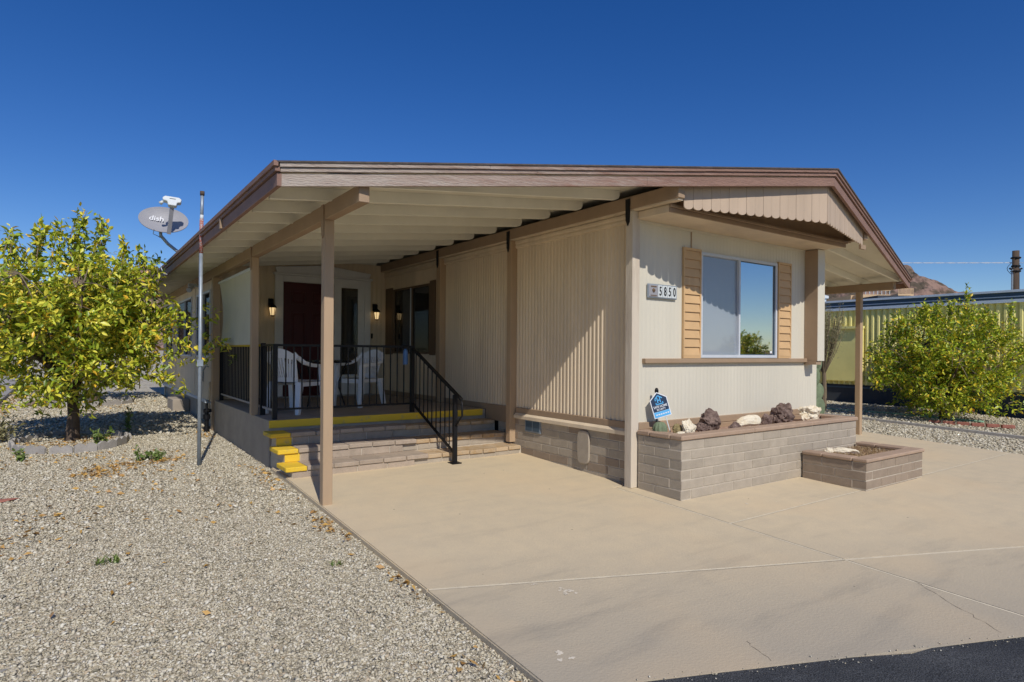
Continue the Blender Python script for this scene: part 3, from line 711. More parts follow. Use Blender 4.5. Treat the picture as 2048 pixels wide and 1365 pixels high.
def valance(ax, ay, bx, by, n):
    d = Vector((bx - ax, by - ay, 0)); L = d.length; d.normalize(); nrm = Vector((d.y, -d.x, 0)); w = L / n
    for i in range(n):
        p0 = Vector((ax, ay, 0)) + d * (i * w + .0012); p1 = Vector((ax, ay, 0)) + d * ((i + 1) * w - .0012)
        zb = 2.992; r = (w - .0024) / 2; mid = (p0 + p1) / 2; poly = []
        for a in range(9):
            t = math.pi * a / 8; q = mid - d * (r * math.cos(t)); poly.append((q.x, q.y, zb + r * .62 * (1 - math.sin(t))))
        poly.append((p1.x, p1.y, zf(p1.x) + .10)); poly.append((p0.x, p0.y, zf(p0.x) + .10))
        m = MB(); m.ext([Vector(q) for q in poly], nrm * (.014 + .0015 * (i % 2))); m.build('valance_board', M['valance'], home)
valance(5.105, 4.190, 6.97, 3.690, 17)
valance(6.972, 3.691, 8.76, 4.150, 16)
MB().box(8.795, 8.93, 4.17, 4.2, 2.96, 3.02).build('beam_end_block', M['tan_trim'], home)

# pilaster box at the right end of the front wall
MB().box(8.49, 8.67, 4.60, YW + .02, 1.412, 2.977).build('pilaster', M['siding_front'], home, bevel=.003)
MB().box(8.484, 8.4895, 4.605, YW - .008, 1.414, 2.975).build('pilaster_shade_sheet', M['tan_trim'], home)  # thin brown sheet puts the shade of the left face into colour
MB().box(5.17, 8.483, YW - .055, YW + .01, 1.392, 1.446).build('window_sill', M['tan_trim'], home, bevel=.005)
MB().box(8.484, 8.62, 4.62, YW - .008, 1.36, 1.411).build('sill_end_block', M['tan_trim'], home)
MB().box(5.10, XR, YW - .03, YW + .02, .655, .735).build('base_trim', M['tan_trim'], home, bevel=.005)
MB().box(5.10, XR, YW - .05, YW + .02, .40, .653).build('base_board', M['tan_trim'], home, bevel=.005)
MB().box(5.0, XR, YW + .03, YW + .09, -.1, .70).build('front_skirt', M['block'], home)
MB().box(5.075, 5.10, YW - .02, YW + .01, .72, 2.98).build('corner_trim', M['siding_front'], home, bevel=.003)
MB().box(5.101, 8.48, YW - .016, YW + .001, 2.955, 2.984).build('wall_top_trim', M['siding_front'], home)

# windows -----------------------------------------------------------
def window(axis, face, out, u0, u1, z0, z1, split, panes, frame_m, fw=.035, blind=True, proud=.02):
    def bx(a, b, d0, d1, c, d):
        p, q = sorted((face + out * d0, face + out * d1))
        return (a, b, p, q, c, d) if axis == 'x' else (p, q, a, b, c, d)
    f = MB()
    f.box(*bx(u0, u1, -.04, proud, z1 - fw, z1)); f.box(*bx(u0, u1, -.04, proud, z0, z0 + fw))
    f.box(*bx(u0, u0 + fw, -.041, proud - .001, z0 + fw, z1 - fw)); f.box(*bx(u1 - fw, u1, -.041, proud - .001, z0 + fw, z1 - fw))
    w = f.build('window', frame_m, home)
    MB().box(*bx(split - .016, split + .016, -.03, proud - .004, z0 + fw, z1 - fw)).build('mullion', frame_m, w)
    MB().box(*bx(u0 + fw, split - .016, -.022, -.016, z0 + fw, z1 - fw)).build('pane', panes[0], w)
    MB().box(*bx(split + .016, u1 - fw, -.012, -.006, z0 + fw, z1 - fw)).build('pane', panes[1], w)
    if blind:
        b = MB(); z = z0 + fw
        while z < z1 - fw:
            b.box(*bx(u0 + fw, u1 - fw, -.075, -.071, z, z + .019)); z += .024
        b.build('blind', M['blind'], w)
    MB().box(*bx(u0 - .05, u1 + .05, -.16, -.13, z0 - .05, z1 + .05)).build('unlit_room_sheet', M['room_shade'], w)  # dark sheet stands in for the unlit room behind the glass
    return w
win = window('x', YW, -1, fx0, fx1, fz0, fz1, 6.945, (M['pane_screen'], M['pane_sky']), M['white_frame'])
fr = MB()
for (a, b, c, d) in ((6.965, 7.75, 2.69, 2.70), (6.965, 7.75, 1.49, 1.50)): fr.box(a, b, YW - .002, YW + .008, c, d)
fr.box(6.965, 6.978, YW - .002, YW + .008, 1.5, 2.69); fr.box(7.738, 7.75, YW - .002, YW + .008, 1.5, 2.69)
fr.build('sash_frame', M['trailer_blue'], win)
MB().box(7.66, 7.70, YW + .003, YW + .0055, 1.515, 1.545).build('sticker', M['sign_white'], win)
window('y', XW, -1, wy0, wy1, wz0, wz1, 10.41, (M['pane_dark'], M['pane_dark']), M['shutter_dk'], blind=False)
MB().box(XW - .028, XW - .018, 10.395, 10.425, wz0 + .03, wz1 - .03).build('mullion_strip', M['white_frame'], home)

def shutter(x0, x1, z0, z1):
    s = MB(); t = .03
    s.box(x0, x0 + .022, YW - .034, YW - .006, z0, z1); s.box(x1 - .022, x1, YW - .034, YW - .006, z0, z1)
    s.box(x0 + .022, x1 - .022, YW - .033, YW - .006, z1 - .03, z1); s.box(x0 + .022, x1 - .022, YW - .033, YW - .006, z0, z0 + .03)
    s.box(x0 + .02, x1 - .02, YW - .012, YW - .006, z0 + .02, z1 - .02)
    o = s.build('shutter', M['shutter'], home)
    n = 12; h = (z1 - z0 - .06) / n
    src = None
    for i in range(n):
        zz = z0 + .03 + i * h
        if src is None:
            m = MB(); m.prism([(x0 + .023, YW - .036, zz), (x1 - .023, YW - .036, zz), (x1 - .023, YW - .012, zz), (x0 + .023, YW - .012, zz)],
                              [(x0 + .023, YW - .020, zz + h * .96), (x1 - .023, YW - .020, zz + h * .96), (x1 - .023, YW - .012, zz + h), (x0 + .023, YW - .012, zz + h)])
            src = m.build('slat', M['shutter'], o)
        else: link_copy(src, o, (0, 0, i * h))
shutter(5.833, 6.155, 1.449, 2.757); shutter(7.797, 8.107, 1.449, 2.757)
for (a, b) in ((9.45, 9.655), (11.2, 11.53)):
    MB().box(XW - .028, XW - .013, a, b, 1.44, 2.74).build('shutter', M['shutter_dk'], home, bevel=.003)

# door wall at the back of the porch -----------------------------------
YD = 11.6
ribbed(1.98, XW - .001, .65, 3.2, YD, 'x', -1, period=.10, depth=.006).build('porch_wall', M['siding'], home)
def dz(z): return 1.51 + (z - 1.51) * YD / 11.25
def dx(x): return x * YD / 11.25
door_l, door_r = dx(2.99), dx(2.99) + .93
zt = dz(2.715)
door = MB().box(door_l, door_r, YD - .045, YD - .012, .665, zt).build('door', M['door_red'], home)
for (px0, px1) in ((door_l + .12, door_l + .41), (door_l + .52, door_l + .81)):
    for (pz0, pz1) in ((.85, 1.36), (1.50, 2.22), (2.34, 2.60)):
        m = MB(); w = .018
        m.box(px0, px1, YD - .055, YD - .044, pz0, pz0 + w); m.box(px0, px1, YD - .055, YD - .044, pz1 - w, pz1)
        m.box(px0, px0 + w, YD - .0545, YD - .044, pz0 + w, pz1 - w); m.box(px1 - w, px1, YD - .0545, YD - .044, pz0 + w, pz1 - w)
        m.prism([(px0 + .045, YD - .044, pz0 + .045), (px1 - .045, YD - .044, pz0 + .045), (px1 - .045, YD - .044, pz1 - .045), (px0 + .045, YD - .044, pz1 - .045)],
                [(px0 + .06, YD - .053, pz0 + .06), (px1 - .06, YD - .053, pz0 + .06), (px1 - .06, YD - .053, pz1 - .06), (px0 + .06, YD - .053, pz1 - .06)])
        m.build('door_panel', M['door_red'], door)
MB().lathe([(.012, 0), (.03, .02), (.032, .04), (.018, .055)], (0, 0, 0), 12)
kb = MB(); kb.tube([(door_r - .07, YD - .045, 1.62), (door_r - .07, YD - .09, 1.62)], [.012, .028], 10); kb.build('door_knob', M['steel'], door, smooth=True)
cas = MB(); cl, cr_ = dx(2.845), dx(4.60); ct = dz(2.83)
cas.box(cl, door_l - .004, YD - .06, YD - .008, .655, ct); cas.box(cr_ - .12, cr_, YD - .06, YD - .008, .655, ct)
cas.box(door_l - .004, cr_ - .12, YD - .058, YD - .008, zt + .004, ct - .001)
cas.box(door_r + .004, dx(4.034) - .02, YD - .057, YD - .008, .655, zt + .003)
cas.build('door_casing', M['white_trim'], home, bevel=.004)
sx0, sx1 = dx(4.034), dx(4.357)
sl = MB(); sl.box(sx0 - .019, sx0, YD - .05, YD - .01, 1.05, dz(2.72)); sl.box(sx1, cr_ - .121, YD - .05, YD - .01, 1.05, dz(2.72))
sl.box(sx0, sx1, YD - .049, YD - .01, dz(2.675), dz(2.72)); sl.box(sx0 - .018, cr_ - .122, YD - .048, YD - .01, .657, 1.049)
sl = sl.build('sidelight', M['white_trim'], home, bevel=.003)
MB().box(sx0, sx1, YD - .03, YD - .024, 1.05, dz(2.674)).build('pane', M['pane_dark'], sl)
bl = MB(); z = 1.06
while z < 2.66: bl.box(sx0, sx1, YD - .016, YD - .013, z, z + .017); z += .022
bl.build('blind', M['blind'], sl)
MB().box(cl - .03, cr_ + .03, YD - .10, YD - .01, ct + .001, ct + .045).build('door_cornice', M['white_trim'], home, bevel=.01)
pd = MB(); zc = ct + .046; xm = (cl + cr_) / 2
pd.ext([(cl + .03, YD - .012, zc), (cr_ - .03, YD - .012, zc), (cr_ + .0, YD - .012, zc + .095), (xm, YD - .012, zc + .19), (cl - .0, YD - .012, zc + .095)], (0, -.06, 0))
pd = pd.build('door_pediment', M['white_trim'], home, bevel=.006)
MB().lathe([(.02, 0), (.05, .03), (.045, .09), (.015, .14)], (xm, YD - .08, zc + .01), 12).build('finial', M['tan_trim'], pd, smooth=True)
MB().box(cl - .02, cr_ + .02, YD - .2, YD - .008, .651, .668).build('threshold', M['edging'], home)
bell = MB().box(dx(4.63), dx(4.63) + .035, YD - .03, YD - .006, 1.75, 1.85).build('doorbell', M['black_metal'], home, bevel=.004)

# addition behind the porch: left wall with windows
XA = 1.95
LWZ0, LWZ1 = .57, 2.86
lw = MB()
def sheet(y0, y1, z0, z1): lw.add([(XA, y0, z0), (XA, y1, z0), (XA, y1, z1), (XA, y0, z1)], [(0, 1, 2, 3)])
W1 = (11.95, 13.44, 1.365, 2.565); W2 = (14.08, 16.22, 1.365, 2.585); W3 = (17.0, 18.4, 1.365, 2.585)
ycur = 11.57
for w in (W1, W2, W3):
    sheet(ycur, w[0], LWZ0, LWZ1); sheet(w[0], w[1], LWZ0, w[2]); sheet(w[0], w[1], w[3], LWZ1); ycur = w[1]
sheet(ycur, 19.0, LWZ0, LWZ1)
lwall = lw.build('porch_room_wall', M['siding'], home)
y = 11.62
while y < 19:
    if not any(w[0] - .05 < y < w[1] + .05 for w in (W1, W2, W3)):
        MB().box(XA - .007, XA - .0005, y, y + .05, LWZ0 + .01, LWZ1 - .01).build('batten', M['siding'], lwall)
    y += .406
for w, sp in ((W1, 12.72), (W2, 15.1), (W3, 17.7)):
    window('y', XA, -1, w[0], w[1], w[2], w[3], sp, (M['pane_dark'], M['pane_dark']), M['white_frame'], blind=False)
MB().box(XA - .014, XA + .02, 11.57, 19, .545, .60).build('wall_flashing', M['white_frame'], home, bevel=.003)
MB().box(XA + .05, XA + .12, 11.57, 19, .0, .56).build('addition_skirt', M['porch_conc'], home)
MB().box(XA - .28, XA + .04, 14.6, 15.5, .1, .46).build('addition_step', M['porch_conc'], home, bevel=.01)
MB().box(XA + .02, XW, 18.9, 19.0, .1, 3.0).build('addition_rear_wall', M['siding'], home)
# conduit on the wall
MB().tube([(XA - .02, 12.0, 1.2), (XA - .06, 12.02, 1.22), (XA - .10, 12.04, 1.14), (XA - .10, 12.04, .95)], .012, 6).build('hose_bib', M['steel'], home, smooth=True)
MB().tube([(XA - .03, 11.8, .95), (XA - .035, 11.8, .75), (XA - .05, 11.78, .62), (XA - .06, 11.7, .45)], .02, 8).build('drain_pipe', M['siding'], home, smooth=True)
# camera lamp under eave
fl = MB(); fl.box(1.75, 1.95, 13.1, 13.2, 2.70, 2.76); fl.tube([(1.82, 13.1, 2.70), (1.74, 13.0, 2.62)], [.03, .05], 8)
fl.build('floodlight', M['white_frame'], home)

# roller shade between porch posts (hangs from the beam)
shd = MB(); n = 12
for i in range(n + 1):
    t = i / n; z = 2.60 - t * 1.02
    yr = 8.93 + .0 + .10 * 0; near = 8.90 - .16 * math.sin(t * 1.7) ; near = 8.92 - .20 * t ** .7
    for yy in (near, 11.2 - .05 * t): shd.v.append((XA + .01 + .05 * math.sin(t * 3), yy, z))
for i in range(n): shd.f.append((2 * i, 2 * i + 1, 2 * i + 3, 2 * i + 2))
shr = empty('roller_shade', (XA, 10, 1.6), 'pale roll-down shade hanging between porch posts on the left side', 'shade')
for s in list(shd.v): pass
nv = len(shd.v); shd.v += [(x + .004, y_, z) for x, y_, z in shd.v]; shd.f += [tuple(i + nv for i in reversed(f)) for f in list(shd.f)]
shd.build('shade_cloth', M['shade_cloth'], shr)
MB().tube([(XA + .01, 8.88, 2.62), (XA + .01, 11.25, 2.62)], .022, 8).build('roller_tube', M['white_frame'], shr)
MB().box(XA - .02, XA + .04, 8.85, 8.88, 2.56, 2.70).build('roller_bracket', M['white_frame'], shr)

# ------------------------------------------------------------------ porch and steps
PX0, PX1, PY0, PY1, PZ = 1.93, 5.05, 7.83, 11.6, .65
porch = empty('porch', (3.4, 8.5, .1), 'grey concrete porch with yellow front edge and three brick steps', 'porch')
MB().prism([(PX0, PY0, -.1), (PX1, PY0, -.1), (PX1, PY1, -.1), (PX0, PY1, -.1)], [(PX0, PY0, PZ), (PX1, PY0, PZ), (PX1, PY1, PZ), (PX0, PY1, PZ)]).build('porch_slab', M['porch_conc'], porch, bevel=.006)
MB().box(PX0 - .003, 4.99, PY0 - .022, PY0 - .001, .560, .652).build('yellow_edge', M['yellow'], porch, bevel=.004)
STEPS = [(6.88, .232), (7.215, .378), (7.53, .525)]
for i, (yf, zt_) in enumerate(STEPS):
    yb = STEPS[i + 1][0] if i < 2 else PY0 - .002
    body = MB().box(1.95 + .004 * i, 3.418, yf + .017, PY0 - .004 - .003 * i, -.05 + .004 * i, zt_ - .010).box(3.4185, 5.06 - .004 * i, yf + .047, PY0 - .004 - .003 * i, -.05 + .004 * i, zt_ - .026).build('step', M['mortar'], porch)
    rr = random.Random(10 + i)
    # riser blocks
    for (ua, ub, off, L) in ((1.95, 3.42, 0, .37), (3.43, 5.055, .03, .40)):
        u = ua - (.19 if i % 2 else 0)
        first = True
        while u < ub - .04:
            a, b = max(u, ua), min(u + L, ub); u += L
            if b - a < .05: continue
            hh = zt_ - .056 - (STEPS[i - 1][1] if i else ground_z(6.9) - .04)
            m = M['yellow'] if (a < 2.0 and i > 0 and ua < 2) else (M['block'] if off else M['tread_g'])
            if m is M['yellow'] and b - a > .2: 
                piece('riser_block', (.17, .05, hh), (a + .085, yf + .035, zt_ - .056 - hh / 2), m, body, .004); a += .178; m = M['tread_g']
            piece('riser_block', (b - a - .010, .05, hh), ((a + b) / 2, yf + .035 + off + rr.uniform(-.002, .002), zt_ - .056 - hh / 2), m, body, .004)
    # tread bricks
    u = 1.87; k = 0
    while u < 5.03:
        if k == 0: L = .235
        else: L = (.30 if u < 3.4 else .205)
        b = min(u + L, 5.045)
        if b - u < .04: break
        low = u > 3.40
        m = M['yellow'] if k == 0 else (M['tread_g'] if (not low) else M['tread'])
        dep = yb - yf + .05
        piece('tread_brick', (b - u - (.008 if k else .004), dep, .052), ((u + b) / 2, yf - .008 + dep / 2 + (.028 if low else 0) + rr.uniform(-.004, .004), zt_ - .026 - (.014 if low else 0) + rr.uniform(-.003, .003)), m, body, .007)
        u = b; k += 1

# ------------------------------------------------------------------ railings
BAL = None
rail = empty('porch_railing', (2.95, 7.93, PZ), 'black metal porch railing with thin balusters and sloping stair handrail', 'railing')
def rpost(x, y, z0, z1, w=.055): return MB().box(x - w / 2, x + w / 2, y - w / 2, y + w / 2, z0, z1).build('post', M['black_metal'], rail, bevel=.003)
RY = 7.93
rpost(2.02, RY, PZ + .001, 1.585); rpost(3.885, RY, PZ + .001, 1.585)
MB().box(2.05, 3.856, RY - .02, RY + .02, 1.555, 1.585).build('top_rail', M['black_metal'], rail)
MB().box(2.05, 3.856, RY - .013, RY + .013, .762, .787).build('bottom_rail', M['black_metal'], rail)
bsrc = None
for i in range(17):
    x = 2.05 + (3.856 - 2.05) * (i + 1) / 18
    if bsrc is None:
        m = MB(); m.box(-.007, .007, -.007, .007, .787, 1.555); bsrc = m.build('baluster', M['black_metal'], rail, local=True); bsrc.location = Vector((x, RY, 0)) - root_of(rail)
    else: link_copy(bsrc, rail, Vector((x, RY, 0)) - root_of(rail))
# stair rail
rpost(3.905, 6.755, ground_z(6.7) - .002, .965, .05)
MB().box(3.84, 3.97, 6.69, 6.82, ground_z(6.7), ground_z(6.7) + .014).build('base_plate', M['black_metal'], rail)
top_a, top_b = Vector((3.885, RY, 1.555)), Vector((3.905, 6.60, .915))
MB().bar(top_a, top_b, .04, .028).build('handrail', M['black_metal'], rail)
hb = MB(); hb.tube([top_b + Vector((0, .02, .0)), top_b + Vector((0, -.02, -.05)), top_b + Vector((0, -.02, -.20)), Vector((3.905, 6.73, .58))], .013, 8)
hb.build('handrail_return', M['black_metal'], rail, smooth=True)
MB().tube([(3.905, 6.755, .96), (3.905, 6.755, 1.0)], .014, 8).build('post_neck', M['black_metal'], rail)
bot_a, bot_b = Vector((3.885, RY - .02, .775)), Vector((3.905, 6.78, .235))
MB().bar(bot_a, bot_b, .026, .026).build('lower_rail', M['black_metal'], rail)
for i in range(9):
    t = (i + 1) / 10.2; p = top_a.lerp(Vector((3.905, 6.755, .99)), t); q = bot_a.lerp(bot_b, t * 1.0)
    MB().box(p.x - .006, p.x + .006, p.y - .006, p.y + .006, q.z + (p.y - q.y) * .46, p.z).build('baluster', M['black_metal'], rail)
# side railing
srail = empty('porch_railing', (2.03, 9.6, PZ), 'black railing with faded yellow top rail on the left side of the porch', 'railing')
for (ya, yb) in ((7.965, 8.58), (8.71, 11.40)):
    MB().box(2.01, 2.05, ya, yb, 1.555, 1.585).build('top_rail', M['yellow_dim'] if ya > 8 else M['black_metal'], srail)
    MB().box(2.018, 2.043, ya, yb, .745, .772).build('bottom_rail', M['edging'], srail)
    n = int((yb - ya) / .106); src = None
    for i in range(n):
        y_ = ya + (yb - ya) * (i + .5) / n
        if src is None:
            src = MB().box(-.007, .007, -.007, .007, .772, 1.555).build('baluster', M['black_metal'], srail, local=True); src.location = Vector((2.03, y_, 0)) - root_of(srail)
        else: link_copy(src, srail, Vector((2.03, y_, 0)) - root_of(srail))
for yy in (8.55, 11.37):
    MB().box(2.0, 2.06, yy, yy + .03, PZ + .001, 1.60).build('post', M['black_metal'], srail)

# ------------------------------------------------------------------ planters
def planter(name, label, x0, x1, y0, y1, ztop, courses, mt, seeds, inner):
    p = empty(name, ((x0 + x1) / 2, y0, 0), label, 'planter')
    d = .14
    core = MB()
    for (a, b, c, e) in ((x0 + .006, x1 - .006, y0 + .006, y0 + d), (x0 + .006, x0 + d, y0 + d, y1), (x1 - d, x1 - .006, y0 + d, y1)): core.box(a, b, c, e, -.15, ztop - .002)
    if inner: core.box(x0 + d, x1 - d, y1 - d, y1 - .006, -.15, ztop - .003)
    w = core.build('mortar_wall', M['mortar'], p)
    block_wall(w, 'x', y0, -1, x0, x1, ztop, courses, mt=mt, seed=seeds, depth=.155, inset=(.155, .155), jit=.001)
    block_wall(w, 'y', x0, -1, y0, y1, ztop, courses, mt=mt, seed=seeds + 1, depth=.155, stag=1, inset=(.155, 0), jit=.001)
    block_wall(w, 'y', x1, 1, y0, y1, ztop, courses, mt=mt, seed=seeds + 2, depth=.155, stag=1, inset=(.155, 0), jit=.001)
    return p
pl = planter('block_planter', 'long tan block planter with rocks under the front window', 5.055, 8.65, 4.145, 4.745, .612, 8, M['block'], 20, False)
def cap(parent, x0, x1, y0, y1, z, t=.05, ov=.018, w=.16, back=False, cut=None):
    xs_ = [x0 - ov] + (cut or []) + [x1 + ov]
    for a, b in zip(xs_[:-1], xs_[1:]):
        piece('cap_stone', (b - a - .005, w, t), ((a + b) / 2, y0 - ov + w / 2, z + t / 2), M['cap'], parent, .010)
    yy0, yy1 = y0 - ov + w + .004, y1
    m = (yy0 + yy1) / 2 + .05
    for (xa) in (x0 - ov, x1 + ov - w):
        for (a, b) in ((yy0, m - .003), (m + .003, yy1)):
            piece('cap_stone', (w, b - a, t), (xa + w / 2, (a + b) / 2, z + t / 2), M['cap'], parent, .010)
    if back: piece('cap_stone', (x1 - x0 + 2 * ov - 2 * w - .008, w, t), ((x0 + x1) / 2, y1 - w / 2, z + t / 2), M['cap'], parent, .010)
cap(pl, 5.055, 8.65, 4.145, 4.745, .614, cut=[6.3, 7.55])
def soil_patch(name, parent, x0, x1, y0, y1, z, m, amp=.012, n=24):
    s = MB(); ny = 8
    for j in range(ny + 1):
        for i in range(n + 1):
            x = x0 + (x1 - x0) * i / n; y_ = y0 + (y1 - y0) * j / ny
            s.v.append((x, y_, z + amp * mnoise.noise(Vector((x * 9, y_ * 9, 1)))))
    for j in range(ny):
        for i in range(n): s.f.append((j * (n + 1) + i, j * (n + 1) + i + 1, (j + 1) * (n + 1) + i + 1, (j + 1) * (n + 1) + i))
    return s.build(name, m, parent)
soil_patch('soil', pl, 5.15, 8.56, 4.24, 4.75, .60, M['soil'], n=60)
pl2 = planter('block_planter', 'small low block planter with dry grass in front of the long planter', 7.28, 8.74, 3.375, 4.125, .285, 4, M['block_dk'], 40, False)
for c in list(pl2.children[0].children):
    if c.location.y + root_of(pl2).y < 3.45 and abs(c.dimensions.x) > .07: c.data = c.data
cap(pl2, 7.28, 8.74, 3.375, 4.125, .287, t=.042, w=.17)
soil_patch('soil', pl2, 7.38, 8.64, 3.47, 4.12, .255, M['soil'])

# rocks ------------------------------------------------------------------
def rock(name, label, loc, size, mt, seed, rough=.35, rz=0, cat='rock', sub=4):
    bm = bmesh.new(); bmesh.ops.create_icosphere(bm, subdivisions=sub, radius=1)
    rr = random.Random(seed); off = Vector((rr.uniform(0, 50), rr.uniform(0, 50), rr.uniform(0, 50)))
    planes = [(Vector((rr.gauss(0, 1), rr.gauss(0, 1), rr.gauss(0, .8))).normalized(), rr.uniform(.62, .9)) for _ in range(9)]
    for v in bm.verts:
        p = v.co.copy(); 
        for nrm, dd in planes:
            k = p.dot(nrm)
            if k > dd: p -= nrm * (k - dd) * .85
        p *= 1 + rough * (mnoise.noise(v.co * 1.3 + off) * .6 + mnoise.noise(v.co * 3.7 + off) * .35 + mnoise.noise(v.co * 9 + off) * .22 + abs(mnoise.noise(v.co * 17 + off)) * .14)
        v.co = Matrix.Rotation(rz, 3, 'Z') @ Vector((p.x * size[0], p.y * size[1], p.z * size[2]))
    for v in bm.verts: v.co *= .9
    zmin = min(v.co.z for v in bm.verts)
    for v in bm.verts: v.co.z -= zmin + size[2] * .12
    me = bpy.data.meshes.new(name); bm.to_mesh(me); bm.free(); me.materials.append(mt)
    o = bpy.data.objects.new(name, me); COL.objects.link(o); o.location = loc
    return tag(o, label, cat)
ZS = .60
rock('rock', 'brown lava rock second from the left end of the long planter', (5.99, 4.50, ZS), (.16, .10, .135), M['lava'], 3, .6)
rock('rock', 'small dark lava rock leaning left of the brown lava rock', (5.80, 4.48, ZS), (.09, .07, .07), M['lava'], 8, .5)
rock('rock', 'long flat white rock in the middle of the long planter', (6.70, 4.48, ZS), (.26, .09, .105), M['quartz'], 12, .22)
rock('rock', 'small dark stone at the left foot of the long white rock', (6.36, 4.44, ZS), (.11, .06, .055), M['lava'], 15, .4)
rock('rock', 'large dark lava rock near the right end of the long planter', (7.46, 4.52, ZS), (.23, .13, .15), M['lava'], 21, .65)
rock('rock', 'dark flat stone left of the large lava rock', (7.14, 4.52, ZS), (.11, .06, .09), M['lava'], 24, .35)
rock('rock', 'pointed white rock at the right end of the long planter', (8.12, 4.50, ZS), (.23, .12, .115), M['quartz'], 31, .6)
rock('rock', 'pointed white rock near the yard sign in the long planter', (5.50, 4.42, ZS), (.085, .08, .115), M['quartz'], 35, .6)
rock('rock', 'small flat white stone at the foot of the yard sign', (5.30, 4.36, ZS), (.08, .05, .04), M['quartz'], 37, .4)
rock('rock', 'olive coloured stone between the yard sign and white rock', (5.43, 4.52, ZS), (.07, .06, .085), M['olive'], 39, .5)
rock('rock', 'long white rock lying in the small low planter', (7.88, 3.92, .25), (.20, .07, .06), M['quartz'], 44, .35, rz=-.9)
rock('rock', 'small broken white stone beside the long rock in low planter', (7.66, 4.0, .25), (.08, .06, .05), M['quartz'], 47, .5)

# dry grass in the small planter
def blades(name, label, cat, area, n, h, m, seed, z, spread=.6, w=.004, kind='stuff'):
    rng = np.random.default_rng(seed); x0, x1, y0, y1 = area
    p = np.stack([rng.uniform(x0, x1, n), rng.uniform(y0, y1, n)], 1); a = rng.uniform(0, 6.28, n); le = rng.uniform(.4, 1, n) * h; ti = rng.uniform(.1, spread, n) * le
    d = np.stack([np.cos(a), np.sin(a)], 1); q = np.stack([-np.sin(a), np.cos(a)], 1) * w
    b0 = np.c_[p - q, np.full(n, z)]; b1 = np.c_[p + q, np.full(n, z)]
    m0 = np.c_[p + d * (ti * .4)[:, None] - q * .7, z + le * .6]; m1 = np.c_[p + d * (ti * .4)[:, None] + q * .7, z + le * .6]
    t = np.c_[p + d * ti[:, None], z + le * .95]
    v = np.stack([b0, b1, m1, m0, t], 1).reshape(-1, 3); i = np.arange(n)[:, None] * 5
    f = np.concatenate([i + np.array([[0, 1, 2]]), i + np.array([[0, 2, 3]]), i + np.array([[3, 2, 4]])])
    return tag(raw_mesh(name, v, f, m), label, cat, kind=kind)
blades('dry_grass', 'dry straw coloured grass growing in the small low planter', 'grass', (7.42, 8.6, 3.5, 4.1), 2600, .07, M['straw'], 3, .25, 1.6, .0025)

# ------------------------------------------------------------------ text helper
def text_mesh(txt, size, m, parent, name='lettering', align='CENTER', depth=.002, xs=1.0):
    c = bpy.data.curves.new('txt', 'FONT'); c.body = txt; c.size = size; c.align_x = align; c.align_y = 'CENTER'; c.extrude = depth; c.offset = size * .012
    t = bpy.data.objects.new('txt', c); COL.objects.link(t)
    bpy.context.view_layer.update()
    me = bpy.data.meshes.new_from_object(t.evaluated_get(bpy.context.evaluated_depsgraph_get()))
    bpy.data.objects.remove(t); me.materials.clear(); me.materials.append(m); me.name = name
    for v in me.vertices: v.co.x *= xs
    o = bpy.data.objects.new(name, me); COL.objects.link(o); o.parent = parent
    return o

# house number plaque
hn = empty('house_number_sign', (5.468, YW - .012, 2.207), 'ceramic house number plaque reading 5850 left of the front window', 'sign')
pb = MB(); pb.box(-.243, .243, -.02, -.0, -.08, .08); pb.build('plaque', M['steel'], hn, local=True, bevel=.004)
pb = MB(); pb.box(-.235, -.085, -.028, -.019, -.068, .068); t0 = pb.build('picture_tile', M['dish_grey'], hn, local=True, bevel=.004)
pic = MB(); pic.box(-.205, -.115, -.031, -.0279, .042, .056); pic.box(-.21, -.11, -.0305, -.0279, -.056, -.046); pic.lathe([(.001, -.03), (.022, -.01), (.03, .012), (.01, .032)], (-.16, -.018, 0), 10)
pic.build('tile_relief', M['shutter_dk'], t0, local=True)
for i, ch in enumerate('5850'):
    cx = -.046 + i * .0785
    MB().box(cx - .036, cx + .036, -.027, -.019, -.068, .068).build('number_tile', M['plastic_white'], hn, local=True, bevel=.003)
    o = text_mesh(ch, .142, M['letter_black'], hn, 'digit', xs=.62); o.rotation_euler = (math.pi / 2, 0, 0); o.location = (cx, -.029, -.002)

# yard security sign
ys_ = empty('yard_sign', (5.355, 4.60, .675), 'blue house-shaped security yard sign on a stake in the planter', 'sign')
ys_.scale = (.88, .88, .88); ys_.rotation_euler = (math.radians(-6), math.radians(-15), math.radians(-26))
yv = MB(); W, H0, H1, H2 = .115, .15, .385, .47
poly = [(-W, H0), (W, H0), (W, H1), (0, H2), (-W, H1)]
yv.ext([(x, 0, z) for x, z in poly], (0, .005, 0)); yv.build('sign_board', M['sign_white'], ys_, local=True)
q = .92
yv = MB(); cz = .30
yv.ext([(-W * q, -.001, H0 + .078), (W * q, -.001, H0 + .078), (W * q, -.001, H1 - .004), (0, -.001, H2 - .012), (-W * q, -.001, H1 - .004)], (0, -.0015, 0)); yv.build('navy_field', M['sign_navy'], ys_, local=True)
MB().ext([(-W * q, -.001, H0 + .008), (W * q, -.001, H0 + .008), (W * q, -.001, H0 + .075), (-W * q, -.001, H0 + .075)], (0, -.0015, 0)).build('blue_band', M['sign_blue'], ys_, local=True)
lg = MB(); yy = -.003
for a, b in (((-.05, .385), (0, .425)), ((0, .425), (.05, .385)), ((-.045, .388), (-.045, .365)), ((.045, .34), (.045, .315)), ((-.045, .34), (-.045, .318)), ((-.052, .318), (.052, .318)), ((-.018, .40), (-.018, .335)), ((.018, .40), (.018, .335)), ((-.018, .366), (.018, .366))):
    lg.bar((a[0], yy, a[1]), (b[0], yy, b[1]), .012, .002, up=(0, 1, 0))
